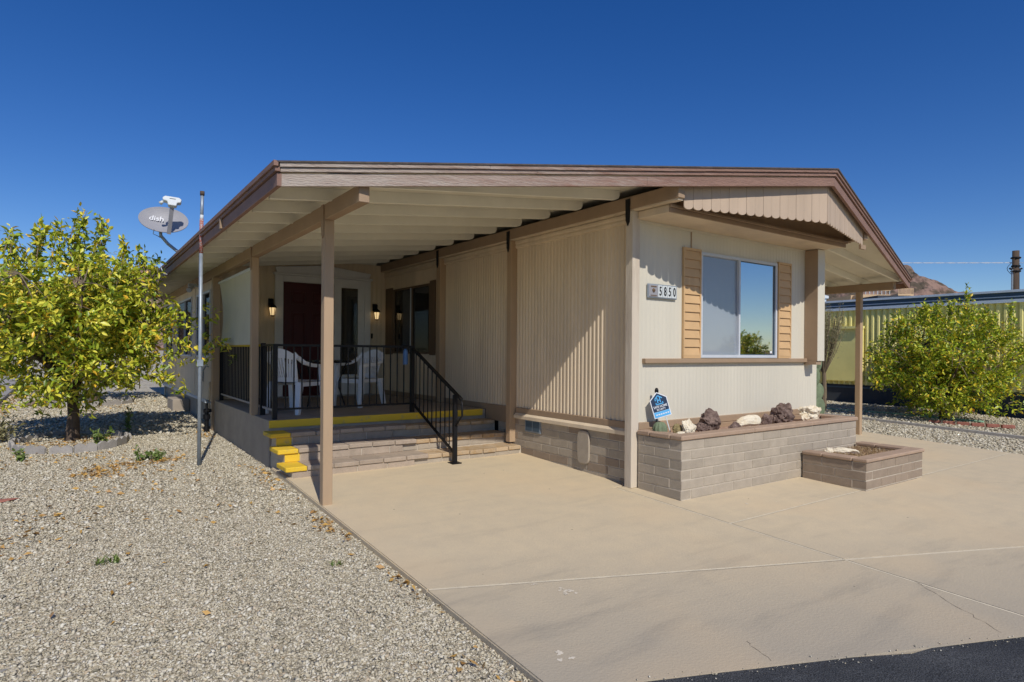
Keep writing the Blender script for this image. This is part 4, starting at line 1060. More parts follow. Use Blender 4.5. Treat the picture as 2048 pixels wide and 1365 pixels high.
lg.build('logo', M['sign_blue'], ys_, local=True)
for txt, sz, z, m in (('SAFE HOME', .042, .286, M['letter_white']), ('SECURITY', .032, .250, M['letter_white']), ('Protected 24/7', .022, .19, M['letter_white'])):
    if txt.startswith('Prot'): continue
    o = text_mesh(txt, sz, m, ys_, depth=.0008, xs=.85); o.rotation_euler = (math.pi / 2, 0, 0); o.location = (0, -.0036, z)
st_ = MB(); 
for i in range(6): st_.box(-.085 + i * .031, -.064 + i * .031, -.0042, -.0024, H0 + .033, H0 + .047)
st_.build('small_print', M['letter_white'], ys_, local=True)
MB().box(.03, .042, .006, .012, -.13, .30).build('stake', M['plastic_white'], ys_, local=True)
gs = empty('garden_stake', (5.30, 4.70, .60), 'thin dark garden stake with round black top behind the yard sign', 'garden light')
MB().tube([(0, 0, 0), (0, 0, .48)], .007, 6).build('rod', M['black_metal'], gs, local=True)
MB().lathe([(.008, .46), (.022, .47), (.022, .495), (.014, .515), (.004, .52)], (0, 0, 0), 10).build('lamp_head', M['black_metal'], gs, local=True, smooth=True)

def barrel(name, label, loc, r, h, ribs, m):
    b = MB(); n = ribs * 4; prof = 10
    for j in range(prof + 1):
        t = j / prof; rr_ = r * math.sin(.25 + t * (math.pi - .3)) ** .7; z = h * (1 - math.cos(t * math.pi)) / 2
        for k in range(n):
            a = 2 * math.pi * k / n; q = rr_ * (1 + .10 * math.cos(a * ribs)); b.v.append((q * math.cos(a), q * math.sin(a), z))
    for j in range(prof):
        for k in range(n): b.f.append((j * n + k, j * n + (k + 1) % n, (j + 1) * n + (k + 1) % n, (j + 1) * n + k))
    o = b.build(name, m, None, smooth=True, local=True); o.location = loc
    return tag(o, label, 'cactus')
barrel('barrel_cactus', 'small round green cactus at the left end of the long planter', (5.20, 4.56, .59), .075, .17, 10, M['cactus'])
barrel('barrel_cactus', 'golden barrel cactus at the far left beyond the concrete path', (-2.05, 22.5, ground_z(22.5)), .30, .5, 16, M['cactus_gold'])

# ------------------------------------------------------------------ porch furniture and lamps
def make_chair(label):
    t = empty('plastic_chair', (0, 0, 0), label, 'chair', 'white plastic chairs on the porch')
    W_ = M['white_plastic']
    s = MB(); n = 8
    for lay, dzz in ((0, 0), (1, -.018)):
        for i in range(n + 1):
            x = -.22 + .46 * i / n
            for j in range(n + 1):
                y_ = (-.23 + .46 * j / n) * (1 + .10 * i / n); s.v.append((x, y_, .43 - .02 * math.sin(math.pi * i / n) * math.sin(math.pi * j / n) + .012 * i / n + dzz))
    m_ = (n + 1) ** 2
    for i in range(n):
        for j in range(n):
            a = i * (n + 1) + j; s.f.append((a, a + 1, a + n + 2, a + n + 1)); s.f.append((a + m_, a + n + 1 + m_, a + n + 2 + m_, a + 1 + m_))
    s.box(.225, .243, -.24, .24, .365, .43); s.box(-.21, .23, .225, .243, .37, .425); s.box(-.21, .23, -.243, -.225, .37, .425)
    s.build('seat', W_, t, local=True)
    for sy in (-1, 1):
        m = MB(); m.prism([(.25, sy * .26 - .03, 0), (.30, sy * .26 - .03, 0), (.30, sy * .26 + .03, 0), (.25, sy * .26 + .03, 0)],
                          [(.19, sy * .255 - .04, .64), (.25, sy * .255 - .04, .64), (.25, sy * .255 + .04, .64), (.19, sy * .255 + .04, .64)]); m.build('leg', W_, t, local=True, bevel=.004)
        m = MB(); m.prism([(-.33, sy * .25 - .028, 0), (-.28, sy * .25 - .028, 0), (-.28, sy * .25 + .028, 0), (-.33, sy * .25 + .028, 0)],
                          [(-.26, sy * .215 - .045, .43), (-.19, sy * .215 - .045, .43), (-.19, sy * .215 + .045, .43), (-.26, sy * .215 + .045, .43)]); m.build('leg', W_, t, local=True, bevel=.004)
        arm = MB(); pts = [(-.315, .19, .82), (-.29, .235, .76), (-.20, .268, .69), (-.05, .282, .655), (.10, .285, .645), (.25, .275, .64)]
        for (a, b) in zip(pts[:-1], pts[1:]): arm.bar((a[0], sy * a[1], a[2]), (b[0], sy * b[1], b[2]), .05, .045)
        arm.build('arm', W_, t, local=True)
    bk = MB()
    def bp(u, v): # u -1..1 across, v 0..1 up; curved shell
        wv = .175 + .05 * v; return Vector((-.215 - .13 * v + .05 * u * u - .03, u * wv, .43 + .45 * v - (.09 * u * u * (v ** 3))))
    def strip(u0a, u1a, u0b, u1b, v0, v1, n=5, th=.012):
        for i in range(n):
            va, vb = v0 + (v1 - v0) * i / n, v0 + (v1 - v0) * (i + 1) / n; f = lambda c0, c1, k: c0 + (c1 - c0) * k
            p = [bp(f(u0a, u0b, i / n), va), bp(f(u1a, u1b, i / n), va), bp(f(u1a, u1b, (i + 1) / n), vb), bp(f(u0a, u0b, (i + 1) / n), vb)]
            bk.ext(p, (-th, 0, 0))
    for k in range(8): strip(-1 + .25 * k, -.75 + .25 * k, -1 + .25 * k, -.75 + .25 * k, 0, .14, 1); strip(-1 + .25 * k, -.75 + .25 * k, -1 + .25 * k, -.75 + .25 * k, .72, 1.0, 3)
    for k in range(9):
        c0, c1 = -.86 + .215 * k * .8 + .17, -.88 + .22 * k; strip(c0 - .05, c0 + .05, c1 - .07, c1 + .07, .14, .72, 5)
    strip(-1.0, -.84, -1.0, -.86, .14, .72, 5); strip(.84, 1.0, .86, 1.0, .14, .72, 5)
    bk.build('backrest', W_, t, local=True)
    return t
ch1 = make_chair('white plastic armchair nearest the porch railing, back towards the left')
ch1.location = (2.50, 8.70, PZ + .001); ch1.rotation_euler = (0, 0, math.radians(38))
ch2 = ch1.copy(); COL.objects.link(ch2)
for c in list(ch1.children):
    cc = c.copy(); COL.objects.link(cc); cc.parent = ch2
ch2['label'] = 'white plastic armchair in front of the sidelight, facing left towards the table'
ch2.location = (3.62, 9.25, PZ + .001); ch2.rotation_euler = (0, 0, math.radians(208))
tb = empty('patio_table', (3.05, 9.35, PZ), 'low patio table with glass top and black metal frame between the chairs', 'table')
M['table_glass'] = pane_mat('table_glass', (0.05, 0.06, 0.06, 1), .12, .85)
MB().lathe([(.44, .70), (.45, .704), (.45, .71), (.44, .712)], (0, 0, 0), 40).build('glass_top', M['table_glass'], tb, local=True)
rim = MB(); rim.tube([(.445 * math.cos(2 * math.pi * k / 40), .445 * math.sin(2 * math.pi * k / 40), .69) for k in range(41)], .014, 8, cap=False); rim.build('rim', M['black_metal'], tb, local=True)
for k in range(4):
    a = math.pi / 4 + k * math.pi / 2; ca, sa = math.cos(a), math.sin(a)
    MB().tube([(.42 * ca, .42 * sa, .685), (.30 * ca, .30 * sa, .4), (.30 * ca, .30 * sa, .3), (.40 * ca, .40 * sa, .02), (.41 * ca, .41 * sa, .002)], .012, 8).build('leg', M['black_metal'], tb, local=True)
bt = empty('bottle', (3.76, RY - .04, 1.555), 'blue bottle hanging from the porch railing near the stair post', 'bottle')
MB().lathe([(.028, -.235), (.034, -.225), (.034, -.07), (.028, -.04), (.014, -.015)], (0, 0, 0), 14).build('body', M['bottle'], bt, local=True, smooth=True)
MB().tube([(0, 0, -.015), (0, .0, .01), (0, .03, .04), (0, .06, .02)], .005, 6).build('hook', M['black_metal'], bt, local=True)

def lantern(x, label):
    l = empty('wall_lantern', (x, YD - .01, dz(2.25)), label, 'lamp', 'lit wall lanterns beside the front door')
    MB().lathe([(.045, -.02), (.05, 0), (.045, .02)], (0, 0, .09), 12)
    m = MB(); m.box(-.045, .045, -.02, 0, .02, .16); m.tube([(0, -.02, .12), (0, -.07, .15), (0, -.12, .13), (0, -.12, .05)], .014, 8); m.build('bracket', M['black_metal'], l, local=True)
    MB().lathe([(.07, -.01), (.075, .0), (.05, .035), (.02, .055), (.01, .075)], (0, -.12, 0), 12).build('cap', M['black_metal'], l, local=True)
    g_ = MB().lathe([(.035, -.145), (.058, -.01)], (0, -.12, 0), 12).build('glass', M['lamp_glass'], l, local=True, smooth=True)
    fr_ = MB()
    for k in range(6):
        a = 2 * math.pi * k / 6; fr_.bar((.037 * math.cos(a), -.12 + .037 * math.sin(a), -.147), (.061 * math.cos(a), -.12 + .061 * math.sin(a), -.01), .007, .007)
    fr_.lathe([(.02, -.165), (.04, -.15), (.04, -.143)], (0, -.12, 0), 12); fr_.build('cage', M['black_metal'], l, local=True)
lantern(dx(2.785), 'lit black wall lantern left of the red door')
lantern(dx(4.70), 'lit black wall lantern right of the door sidelight')

# ------------------------------------------------------------------ satellite dish, steel pole, standpipe
sd = empty('satellite_dish', (1.36, 10.9, zf_l(1.36) + .185), 'grey satellite dish on bent mast at the left roof edge', 'satellite dish')
base = root_of(sd)
MB().tube([(0, 0, 0), (-.02, 0, .03), (-.20, -.06, .16), (-.30, -.09, .27), (-.31, -.10, .40)], .024, 10).build('mast', M['steel'], sd, local=True, smooth=True)
MB().box(-.06, .06, -.06, .06, -.006, .012).build('mast_foot', M['steel'], sd, local=True)
# reflector: an oval bowl facing the camera side and up
fdir = Vector((-.14, -.86, .50)).normalized(); rx = Vector((0.97, -.12, -.12)); rx = (rx - fdir * rx.dot(fdir)).normalized(); ry = fdir.cross(rx); ry = ry if ry.z > 0 else -ry
cen = Vector((-.27, -.16, .51)); A, B = .335, .245
bowl = MB(); nr, na = 8, 40
for lay in (0, 1):
    bowl.v.append(tuple(cen - fdir * (.07 + .012 * lay)))
    for r in range(1, nr + 1):
        t = r / nr
        for k in range(na):
            an = 2 * math.pi * k / na; bowl.v.append(tuple(cen + rx * (A * t * math.cos(an)) + ry * (B * t * math.sin(an)) - fdir * (.07 * (1 - t * t) + .012 * lay)))
L0 = 1 + nr * na
for lay in (0, 1):
    o_ = lay * L0
    for k in range(na):
        bowl.f.append((o_, o_ + 1 + k, o_ + 1 + (k + 1) % na))
        for r in range(1, nr): bowl.f.append((o_ + 1 + (r - 1) * na + k, o_ + 1 + r * na + k, o_ + 1 + r * na + (k + 1) % na, o_ + 1 + (r - 1) * na + (k + 1) % na))
for k in range(na): bowl.f.append((1 + (nr - 1) * na + k, 1 + (nr - 1) * na + (k + 1) % na, L0 + 1 + (nr - 1) * na + (k + 1) % na, L0 + 1 + (nr - 1) * na + k))
bowl.build('reflector', M['dish_grey'], sd, local=True, smooth=False)
tw = text_mesh('dish', .125, M['letter_white'], sd, 'lettering', depth=.001)
mt3 = Matrix((rx, ry, fdir)).transposed(); tw.matrix_local = Matrix.Translation(cen + rx * -.10 + ry * .03 - fdir * .040) @ mt3.to_4x4()
arm0 = cen - ry * (B + .02) + rx * .10; arm1 = cen + fdir * .36 + rx * .13 - ry * .0 + Vector((0, 0, .0))
MB().bar(arm0, arm1, .05, .035).build('feed_arm', M['dish_grey'], sd, local=True)
hd = MB(); hx = rx; hz = ry; hy = fdir
def hp(a, b, c): return arm1 + hx * (a * 1.25) + hz * (b * 1.25) + hy * c
poly = [(-.04, -.03), (.045, -.03), (.05, .02), (.085, .03), (.09, .075), (.06, .10), (-.085, .10), (-.11, .07), (-.10, .035), (-.055, .025)]
hd.prism([hp(a, b, -.03) for a, b in poly], [hp(a, b, .04) for a, b in poly]); hd.build('feed_head', M['plastic_white'], sd, local=True, bevel=.006)
MB().tube([hp(-.10, .03, 0), hp(-.13, .015, -.03)], [.02, .028], 10).build('feed_horn', M['plastic_white'], sd, local=True, smooth=True)
MB().bar(hp(-.035, .065, .0415), hp(.03, .065, .0415), .010, .002, up=hy).build('feed_lettering', M['letter_black'], sd, local=True)
MB().tube([cen - ry * B * .9 - rx * .1, cen - ry * (B + .06) - rx * .10, cen - ry * (B + .09) - rx * .03, Vector((-.31, -.10, .24))], .006, 6).build('cable', M['trailer_blue'], sd, local=True, smooth=True)

pz = ground_z(8.38) + GRAV
pp = empty('steel_pole', (1.247, 8.38, pz), 'tall galvanised steel pole with a flaking red band in the gravel', 'pole')
MB().tube([(0, 0, -.1), (.004, 0, 1.4), (.006, 0, 2.62)], .022, 12).build('lower_tube', M['steel'], pp, local=True, smooth=True)
MB().tube([(.006, 0, 2.60), (.010, 0, 3.02)], .0228, 12).build('red_band', M['red_paint'], pp, local=True, smooth=True)
MB().tube([(.010, 0, 3.0), (.012, 0, 3.07)], .0203, 12).build('white_sleeve', M['plastic_white'], pp, local=True, smooth=True)
MB().tube([(.010, 0, 2.98), (.015, 0, 3.33)], .0195, 12).build('upper_tube', M['steel'], pp, local=True, smooth=True)
MB().tube([(.015, 0, 3.31), (.015, 0, 3.36)], .026, 12).build('pole_cap', M['pole_wood'], pp, local=True, smooth=True)
MB().box(-.034, .034, -.034, -.024, 1.22, 1.30).build('clip', M['steel'], pp, local=True)
sp = empty('standpipe', (1.80, 11.35, ground_z(11.35) + GRAV), 'dark valve standpipe with chrome fitting beside the porch corner post', 'standpipe')
m = MB(); m.tube([(0, 0, 0), (0, 0, .10)], .045, 10); m.tube([(0, 0, .08), (.0, 0, .40)], .034, 10); m.tube([(0, 0, .22), (0, 0, .30)], .055, 10); m.tube([(-.05, 0, .36), (.07, 0, .36)], .03, 10); m.tube([(0, 0, .38), (0, 0, .50)], .02, 8)
m.build('pipe_body', M['black_metal'], sp, local=True)
m = MB(); m.tube([(-.06, -.02, .50), (.06, -.02, .50)], .014, 8); m.lathe([(.03, .50), (.04, .52), (.03, .54)], (0, 0, 0), 10); m.build('valve_handle', M['steel'], sp, local=True)

# ------------------------------------------------------------------ trees
def leaves_mesh(name, tips, dirs, m, parent, seed, per=12, size=.075, twig=.26, jit=.08, wide=.42):
    """leaf-sized faces strung along twigs; each leaf is a bent kite of six vertices"""
    rng = np.random.default_rng(seed); n = len(tips) * per
    P_ = np.repeat(tips, per, 0); D = np.repeat(dirs, per, 0); t = np.tile(np.arange(per) / per, len(tips)) + rng.uniform(0, .08, n)
    org = P_ - D * (twig * (1 - t))[:, None] + rng.normal(0, jit * .35, (n, 3))
    ax = D * .55 + rng.normal(0, .75, (n, 3)); ax[:, 2] -= .05; ax /= np.linalg.norm(ax, axis=1)[:, None]
    up = rng.normal(0, .65, (n, 3)); up[:, 2] += .9
    sd_ = np.cross(ax, up); sd_ /= np.linalg.norm(sd_, axis=1)[:, None] + 1e-9; nm = np.cross(sd_, ax)
    s = (size * rng.uniform(.45, 1.35, n))[:, None]; w = s * wide * rng.uniform(.8, 1.2, (n, 1)) * .5
    o0 = org; o1 = org + ax * s * .38 + sd_ * w + nm * s * .07; o2 = org + ax * s * .38 - sd_ * w + nm * s * .07
    mid = org + ax * s * .42 - nm * s * .02; tip = org + ax * s - nm * s * .10 * rng.uniform(0, 2, (n, 1))
    o3 = org + ax * s * .72 + sd_ * w * .7 + nm * s * .03; o4 = org + ax * s * .72 - sd_ * w * .7 + nm * s * .03
    v = np.stack([o0, o1, o3, tip, o4, o2, mid], 1).reshape(-1, 3)
    i = np.arange(n)[:, None] * 7
    f = np.concatenate([i + np.array([[0, 1, 6]]), i + np.array([[1, 2, 6]]), i + np.array([[2, 3, 6]]), i + np.array([[3, 4, 6]]), i + np.array([[4, 5, 6]]), i + np.array([[5, 0, 6]])])
    return raw_mesh(name, v, f, m, parent)

def citrus_tree(label, base, trunk_h, cz, rad, ntw, m, seed, trunk_r=.075, per=12, size=.08, sprouts=(), extra=(), lean=(0, 0), fruit=(), low=0.35, dens=.0, cat='tree', group=None):
    rng = np.random.default_rng(seed); rr = random.Random(seed)
    t = empty('citrus_tree', base, label, cat, group); B_ = Vector(base)
    C_ = B_ + Vector((lean[0], lean[1], cz))
    off = Vector((seed * 3.1, seed * 1.7, 0))
    tips, dirs = [], []
    tries = 0
    while len(tips) < ntw and tries < ntw * 30:
        tries += 1
        d = Vector((rr.gauss(0, 1), rr.gauss(0, 1), rr.gauss(0, 1))).normalized()
        r = rr.random() ** .38
        lump = 1 + .22 * mnoise.noise(d * 2.1 + off) + .14 * mnoise.noise(d * 4.5 + off)
        p = Vector((d.x * rad[0], d.y * rad[1], d.z * rad[2])) * (r * lump)
        if d.z < 0: p.z *= 1.08
        if mnoise.noise((p + off) * 2.2) < -.12 + dens and r > .3: continue
        q = C_ + p
        if q.z < B_.z + low: continue
        dd = (d + Vector((0, 0, .35)) + Vector((rr.gauss(0, .45), rr.gauss(0, .45), rr.gauss(0, .4)))).normalized()
        tips.append(q); dirs.append(dd)
    for (sx, sy, sz, hh, nn) in sprouts:       # upright shoots above the crown
        for k in range(nn):
            z = sz + hh * k / nn
            tips.append(B_ + Vector((sx + rr.gauss(0, .035) + .05 * k / nn, sy + rr.gauss(0, .035), z))); dirs.append(Vector((rr.gauss(0, .25), rr.gauss(0, .25), 1)).normalized())
    for (a, b, nn, sc) in extra:               # low side branches
        a = Vector(a); b = Vector(b)
        for k in range(nn):
            p = B_ + a.lerp(b, (k + rr.random()) / nn) + Vector((rr.gauss(0, sc), rr.gauss(0, sc), rr.gauss(0, sc)))
            tips.append(p); dirs.append(((b - a).normalized() + Vector((rr.gauss(0, .5), rr.gauss(0, .5), rr.gauss(0, .4)))).normalized())
    T = np.array([tuple(p) for p in tips]); Dn = np.array([tuple(p) for p in dirs])
    crown = leaves_mesh('crown', T, Dn, m, t, seed, per=per, size=size); crown['kind'] = 'stuff'
    # trunk, limbs, twigs
    tk = MB(); th = B_ + Vector((lean[0] * .3, lean[1] * .3, trunk_h))
    tk.tube([B_ - Vector((0, 0, .05)), B_ + Vector((0.01, 0, .06)), B_.lerp(th, .5) + Vector((.02, .01, 0)), th], [trunk_r * 1.5, trunk_r * 1.15, trunk_r * .92, trunk_r * .85], 10)
    tk.build('trunk', M['bark'], t, smooth=True)
    lm = MB(); ends = []
    for k in range(9):
        a = 2 * math.pi * k / 9 + rr.uniform(-.3, .3); rr_ = rr.uniform(.45, .75)
        e = C_ + Vector((rad[0] * rr_ * math.cos(a), rad[1] * rr_ * math.sin(a), rad[2] * rr.uniform(-.25, .65)))
        mid = th.lerp(e, .5) + Vector((rr.uniform(-.08, .08), rr.uniform(-.08, .08), rr.uniform(.0, .16)))
        lm.tube([th - Vector((0, 0, .04)), th.lerp(mid, .5) + Vector((0, 0, .04)), mid, e], [trunk_r * .55, trunk_r * .42, trunk_r * .3, trunk_r * .12], 6); ends += [mid, e, mid.lerp(e, .5)]
    lm.build('limbs', M['bark'], t, smooth=True)
    tw_ = MB()
    for k in range(0, len(tips), 3):
        p = tips[k]; e = min(ends, key=lambda q: (q - p).length)
        if (e - p).length > .5: e = p - dirs[k] * rr.uniform(.2, .4) - Vector((0, 0, .05))
        tw_.tube([e, e.lerp(p, .5) + Vector((0, 0, .03)), p], [.009, .006, .003], 3, cap=False)
    tw_ = tw_.build('twigs', M['twig'], t); tw_['kind'] = 'stuff'
    for (fx, fy, fz) in fruit:
        bm = MB(); bm.lathe([(.001, -.04), (.028, -.028), (.04, 0), (.028, .028), (.001, .04)], (B_.x + fx, B_.y + fy, B_.z + fz), 12); bm.build('fruit', M['orange'], t, smooth=True)
    return t
bz = lambda y: ground_z(y) + GRAV
citrus_tree('yellow-green citrus tree in a scalloped concrete ring, left of the porch', (-.03, 11.4, bz(11.4)), .75, 1.76, (1.38, 1.42, 1.14), 1600, M['leaf_citrus'], 11, dens=.11,
            trunk_r=.085, per=13, size=.098,
            sprouts=[(.05, -.2, 2.75, .75, 22), (.30, -.1, 2.7, .75, 20), (-.45, .1, 2.7, .62, 20), (-.75, -.2, 2.6, .5, 16), (.60, 0, 2.6, .55, 14), (.85, .1, 2.5, .55, 16), (-1.15, 0, 2.2, .55, 16), (1.0, -.3, 2.3, .6, 16), (-.2, -.3, 2.7, .6, 14)],
            extra=[((.9, -.4, 1.5), (1.85, -.9, 1.98), 13, .06), ((.9, -.5, 1.2), (2.0, -1.2, 1.40), 22, .08), ((.9, -.5, 1.0), (1.45, -.9, .92), 14, .08), ((-.3, -.3, .75), (.25, -.4, .45), 10, .08), ((-1.2, 0, .9), (-.6, -.5, .75), 14, .1)], low=.42)
citrus_tree('second citrus tree further back, mostly hidden by the first', (.35, 17.3, bz(17.3)), .8, 1.75, (1.35, 1.3, 1.0), 420, M['leaf_citrus'], 23, per=11, size=.12, low=.6)
citrus_tree('bright yellow-green orange tree in front of the yellow trailer', (16.35, 5.9, bz(5.9)), .30, 1.36, (1.72, 1.62, 1.30), 2500, M['leaf_citrus2'], 31, dens=.06,
            trunk_r=.085, per=12, size=.085,
            sprouts=[(.30, -.35, 2.3, .85, 16), (-.35, .3, 2.2, .55, 18), (-.1, .15, 2.3, .4, 14), (.55, -.6, 2.1, .55, 16), (.9, -1.0, 2.1, .65, 14), (-.7, .55, 2.0, .4, 14), (.1, -.1, 2.4, .4, 12), (.8, -.7, 2.0, .4, 12)],
            fruit=[(-.55, -.75, .30)], low=.10)

citrus_tree('dark round tree across the street, mirrored in the front window', (21.3, -4.9, bz(-4.9)), .8, 1.85, (1.0, 1.0, 1.0), 420, M['leaf_citrus'], 41, per=11, size=.13, low=.2)

def ring(label, cx, cy, ra, rb, n, seed):
    r0 = empty('tree_ring', (cx, cy, bz(cy)), label, 'edging')
    rr = random.Random(seed)
    for k in range(n):
        a0 = 2 * math.pi * k / n; a1 = 2 * math.pi * (k + .97) / n
        p0 = Vector((ra * math.cos(a0), rb * math.sin(a0), 0)); p1 = Vector((ra * math.cos(a1), rb * math.sin(a1), 0)); d = p1 - p0; L = d.length; nrm = Vector((d.y, -d.x, 0)).normalized() * .035
        poly = [p0 + Vector((0, 0, -.03)), p1 + Vector((0, 0, -.03))]; ns = 2
        top_ = []
        for s in range(17):
            u = s / 16; top_.append(p1.lerp(p0, u) + Vector((0, 0, .075 + .035 * abs(math.sin(math.pi * ns * u)))))
        m = MB(); tl = Vector((rr.uniform(-.02, .02), rr.uniform(-.02, .02), rr.uniform(-.012, .012)))
        m.ext([q + tl for q in poly + top_], nrm); m.build('edging_stone', M['edging'], r0, local=True)
    return r0
ring('scalloped concrete edging ring around the near citrus tree', -.02, 11.02, .68, .92, 16, 2)
ring('scalloped concrete edging ring around the far citrus tree', .3, 17.2, .85, .9, 14, 3)
bw_ = empty('brick_edging', (15.6, 5.2, bz(5.4)), 'short row of red bricks at the foot of the orange tree', 'edging')
for k in range(6):
    piece('brick', (.22, .10, .07), (15.42 + .07 * k, 5.72 - .24 * k, bz(5.5) + .03), M['brick_red'], bw_, .006, rot=(0, 0, math.radians(-74 + 4 * k)))

# weeds, sapling, litter
def leafy(name, label, loc, h, nst, seed, m, size=.05, cat='weed', spread=.16, per=9):
    rr = random.Random(seed); t = empty(name, loc, label, cat); tips = []; dirs = []; s = MB(); B_ = Vector(loc)
    for k in range(nst):
        a = rr.uniform(0, 6.28); e = B_ + Vector((spread * math.cos(a) * rr.uniform(.3, 1), spread * math.sin(a) * rr.uniform(.3, 1), h * rr.uniform(.6, 1)))
        s.tube([B_, B_.lerp(e, .5) + Vector((0, 0, h * .08)), e], [.006, .004, .002], 4, cap=False)
        for u in (.45, .7, 1.0): tips.append(B_.lerp(e, u)); dirs.append((e - B_).normalized())
    s.build('stems', M['twig'], t)
    c = leaves_mesh('leaves', np.array([tuple(p) for p in tips]), np.array([tuple(p) for p in dirs]), m, t, seed, per=per, size=size, twig=h * .3, jit=.02); c['kind'] = 'stuff'
leafy('weed', 'small green weed in the gravel, left of the steel pole', (.86, 8.95, bz(9)), .13, 4, 1, M['leaf_weed'])
leafy('weed', 'small green weed right of the tree ring, the left one of two', (.72, 9.1, bz(9)), .16, 4, 2, M['leaf_weed'])
leafy('weed', 'small green tuft at the left outside edge of the tree ring', (-.55, 9.75, bz(9.7)), .15, 4, 3, M['leaf_weed'])
leafy('sapling', 'thin leafy sapling in the shade right of the citrus trunk', (.71, 11.9, bz(11.9)), .42, 5, 4, M['leaf_weed'], .06, 'sapling', .1)
leafy('shrub', 'sparse grey-green shrub at the left edge behind the tree ring', (-.85, 11.6, bz(11.6)), .42, 9, 5, M['leaf_dusty'], .07, 'shrub', .3)
leafy('weed', 'green seedling growing inside the near tree ring', (.30, 10.75, bz(10.7)), .22, 4, 6, M['leaf_weed'], .08)
blades('grass_tuft', 'small bright green grass tuft in the foreground gravel', 'grass', (.13, .27, 5.14, 5.22), 42, .06, M['leaf_weed'], 9, bz(5.2) + .01, 1.9, .006)
blades('grass_tuft', 'tiny grass tuft in the gravel near the driveway edge', 'grass', (1.50, 1.58, 4.31, 4.38), 22, .05, M['leaf_weed'], 10, bz(4.35) + .01, 1.9, .005)

def litter():
    rng = np.random.default_rng(8); pts = []
    for (x, y_, sx_, sy_, n) in ((-.1, 11.0, .35, .45, 260), (.45, 8.75, .18, .16, 150), (.2, 8.35, .14, .14, 100), (.98, 8.9, .16, .12, 70), (-.45, 5.9, .22, .20, 60), (-.15, 6.5, .25, .2, 40), (.35, 6.0, .5, .5, 22), (.2, 4.6, .6, .6, 18), (1.80, 5.2, .05, .2, 60), (1.8, 3.6, .05, .2, 25), (1.75, 7.3, .08, .3, 60), (1.7, 2.6, .08, .15, 12),
                                   (-1.22, 16, .09, 1.6, 300), (-1.2, 20, .09, 2, 200), (.8, 8.0, .4, .3, 40), (.05, 7.5, .5, .4, 30), (1.4, 5.6, .4, .9, 18), (.0, 9.6, .7, .25, 110), (1.72, 10.9, .1, .3, 60), (.3, 16.4, .5, .5, 120)):
        pts.append(np.c_[rng.normal(x, sx_, n), rng.normal(y_, sy_, n)])
    p = np.concatenate(pts); p = p[p[:, 0] < 1.84]; n = len(p)
    z = np.array([ground_z(q) for q in p[:, 1]]) + GRAV + .022
    a = rng.uniform(0, 6.28, n); s = rng.uniform(.016, .036, n); d = np.stack([np.cos(a), np.sin(a)], 1) * s[:, None]; q = np.stack([-np.sin(a), np.cos(a)], 1) * (s * .35)[:, None]
    tl = rng.uniform(-.012, .02, (n, 3))
    v = np.stack([np.c_[p - d, z], np.c_[p + q, z + tl[:, 0]], np.c_[p + d, z + tl[:, 1]], np.c_[p - q, z + tl[:, 2]]], 1).reshape(-1, 3)
    i = np.arange(n)[:, None] * 4
    f = np.concatenate([i + np.array([[0, 1, 2]]), i + np.array([[0, 2, 3]])])
    tag(raw_mesh('fallen_leaves', v, f, M['litter']), 'scattered dry orange leaves lying on the gravel', 'leaves', kind='stuff')
litter()
def small_mark(name, label, pts, m):
    s = MB(); s.ext(pts, (0, 0, .003)); return tag(s.build(name, m), label, 'debris')

# ------------------------------------------------------------------ right side: trailer, hillside, pole
TX = 18.7
tr = empty('yellow_trailer', (TX, 6, ground_z(6)), 'long yellow-green corrugated metal trailer home behind the orange tree', 'house')
TZ0, TZ1 = .62, 2.80
tp = MB(); yk = 0.5; per_ = .155
while yk < 15:
    for t_, d_ in ((0, 0), (.14, 0), (.56, -.06), (.86, -.06)):
        for z in (TZ0, TZ1): tp.v.append((TX + d_, yk + t_ * per_, z))
    yk += per_
for i in range(len(tp.v) // 2 - 1): tp.f.append((2 * i, 2 * i + 2, 2 * i + 3, 2 * i + 1))
tp.build('metal_siding', M['trailer_y'], tr)
MB().box(TX + .01, TX + 3.4, .5, 15, TZ0, 2.9).build('trailer_body', M['trailer_y'], tr)
MB().box(TX - .02, TX + .1, .5, 15, -.1, TZ0 - .001).build('skirting', M['trailer_dk'], tr)
MB().box(TX - .045, TX + .0, .5, 15, TZ0 - .10, TZ0 - .06).build('skirting_rail', M['trailer_blue'], tr)
for (z0, z1, o, m) in ((2.80, 2.88, .10, 'trailer_roof'), (2.881, 2.93, .085, 'trailer_blue'), (2.931, 2.955, .11, 'trailer_roof'), (2.956, 3.05, .09, 'trailer_blue'), (3.051, 3.10, .14, 'trailer_roof')):
    MB().box(TX - o, TX + 3.4, .5, 15, z0, z1).build('roof_edge', M[m], tr)
MB().box(TX - .10, TX + 3.4, .5, 15, 3.101, 3.11).build('roof_sheet', M['trailer_roof'], tr)
MB().lathe([(.10, 0), (.10, .12), (.17, .13), (.17, .2), (.06, .24)], (TX + .4, 10.2, 3.12), 14).build('roof_vent', M['plastic_white'], tr)
MB().lathe([(.12, 0), (.12, .08), (.16, .1), (.05, .16)], (TX + .5, 4.6, 3.12), 12).build('roof_vent', M['plastic_white'], tr)
MB().tube([(TX + .3, 11.6, 3.1), (TX + .3, 11.6, 3.75)], .03, 8).build('vent_pipe', M['steel'], tr)
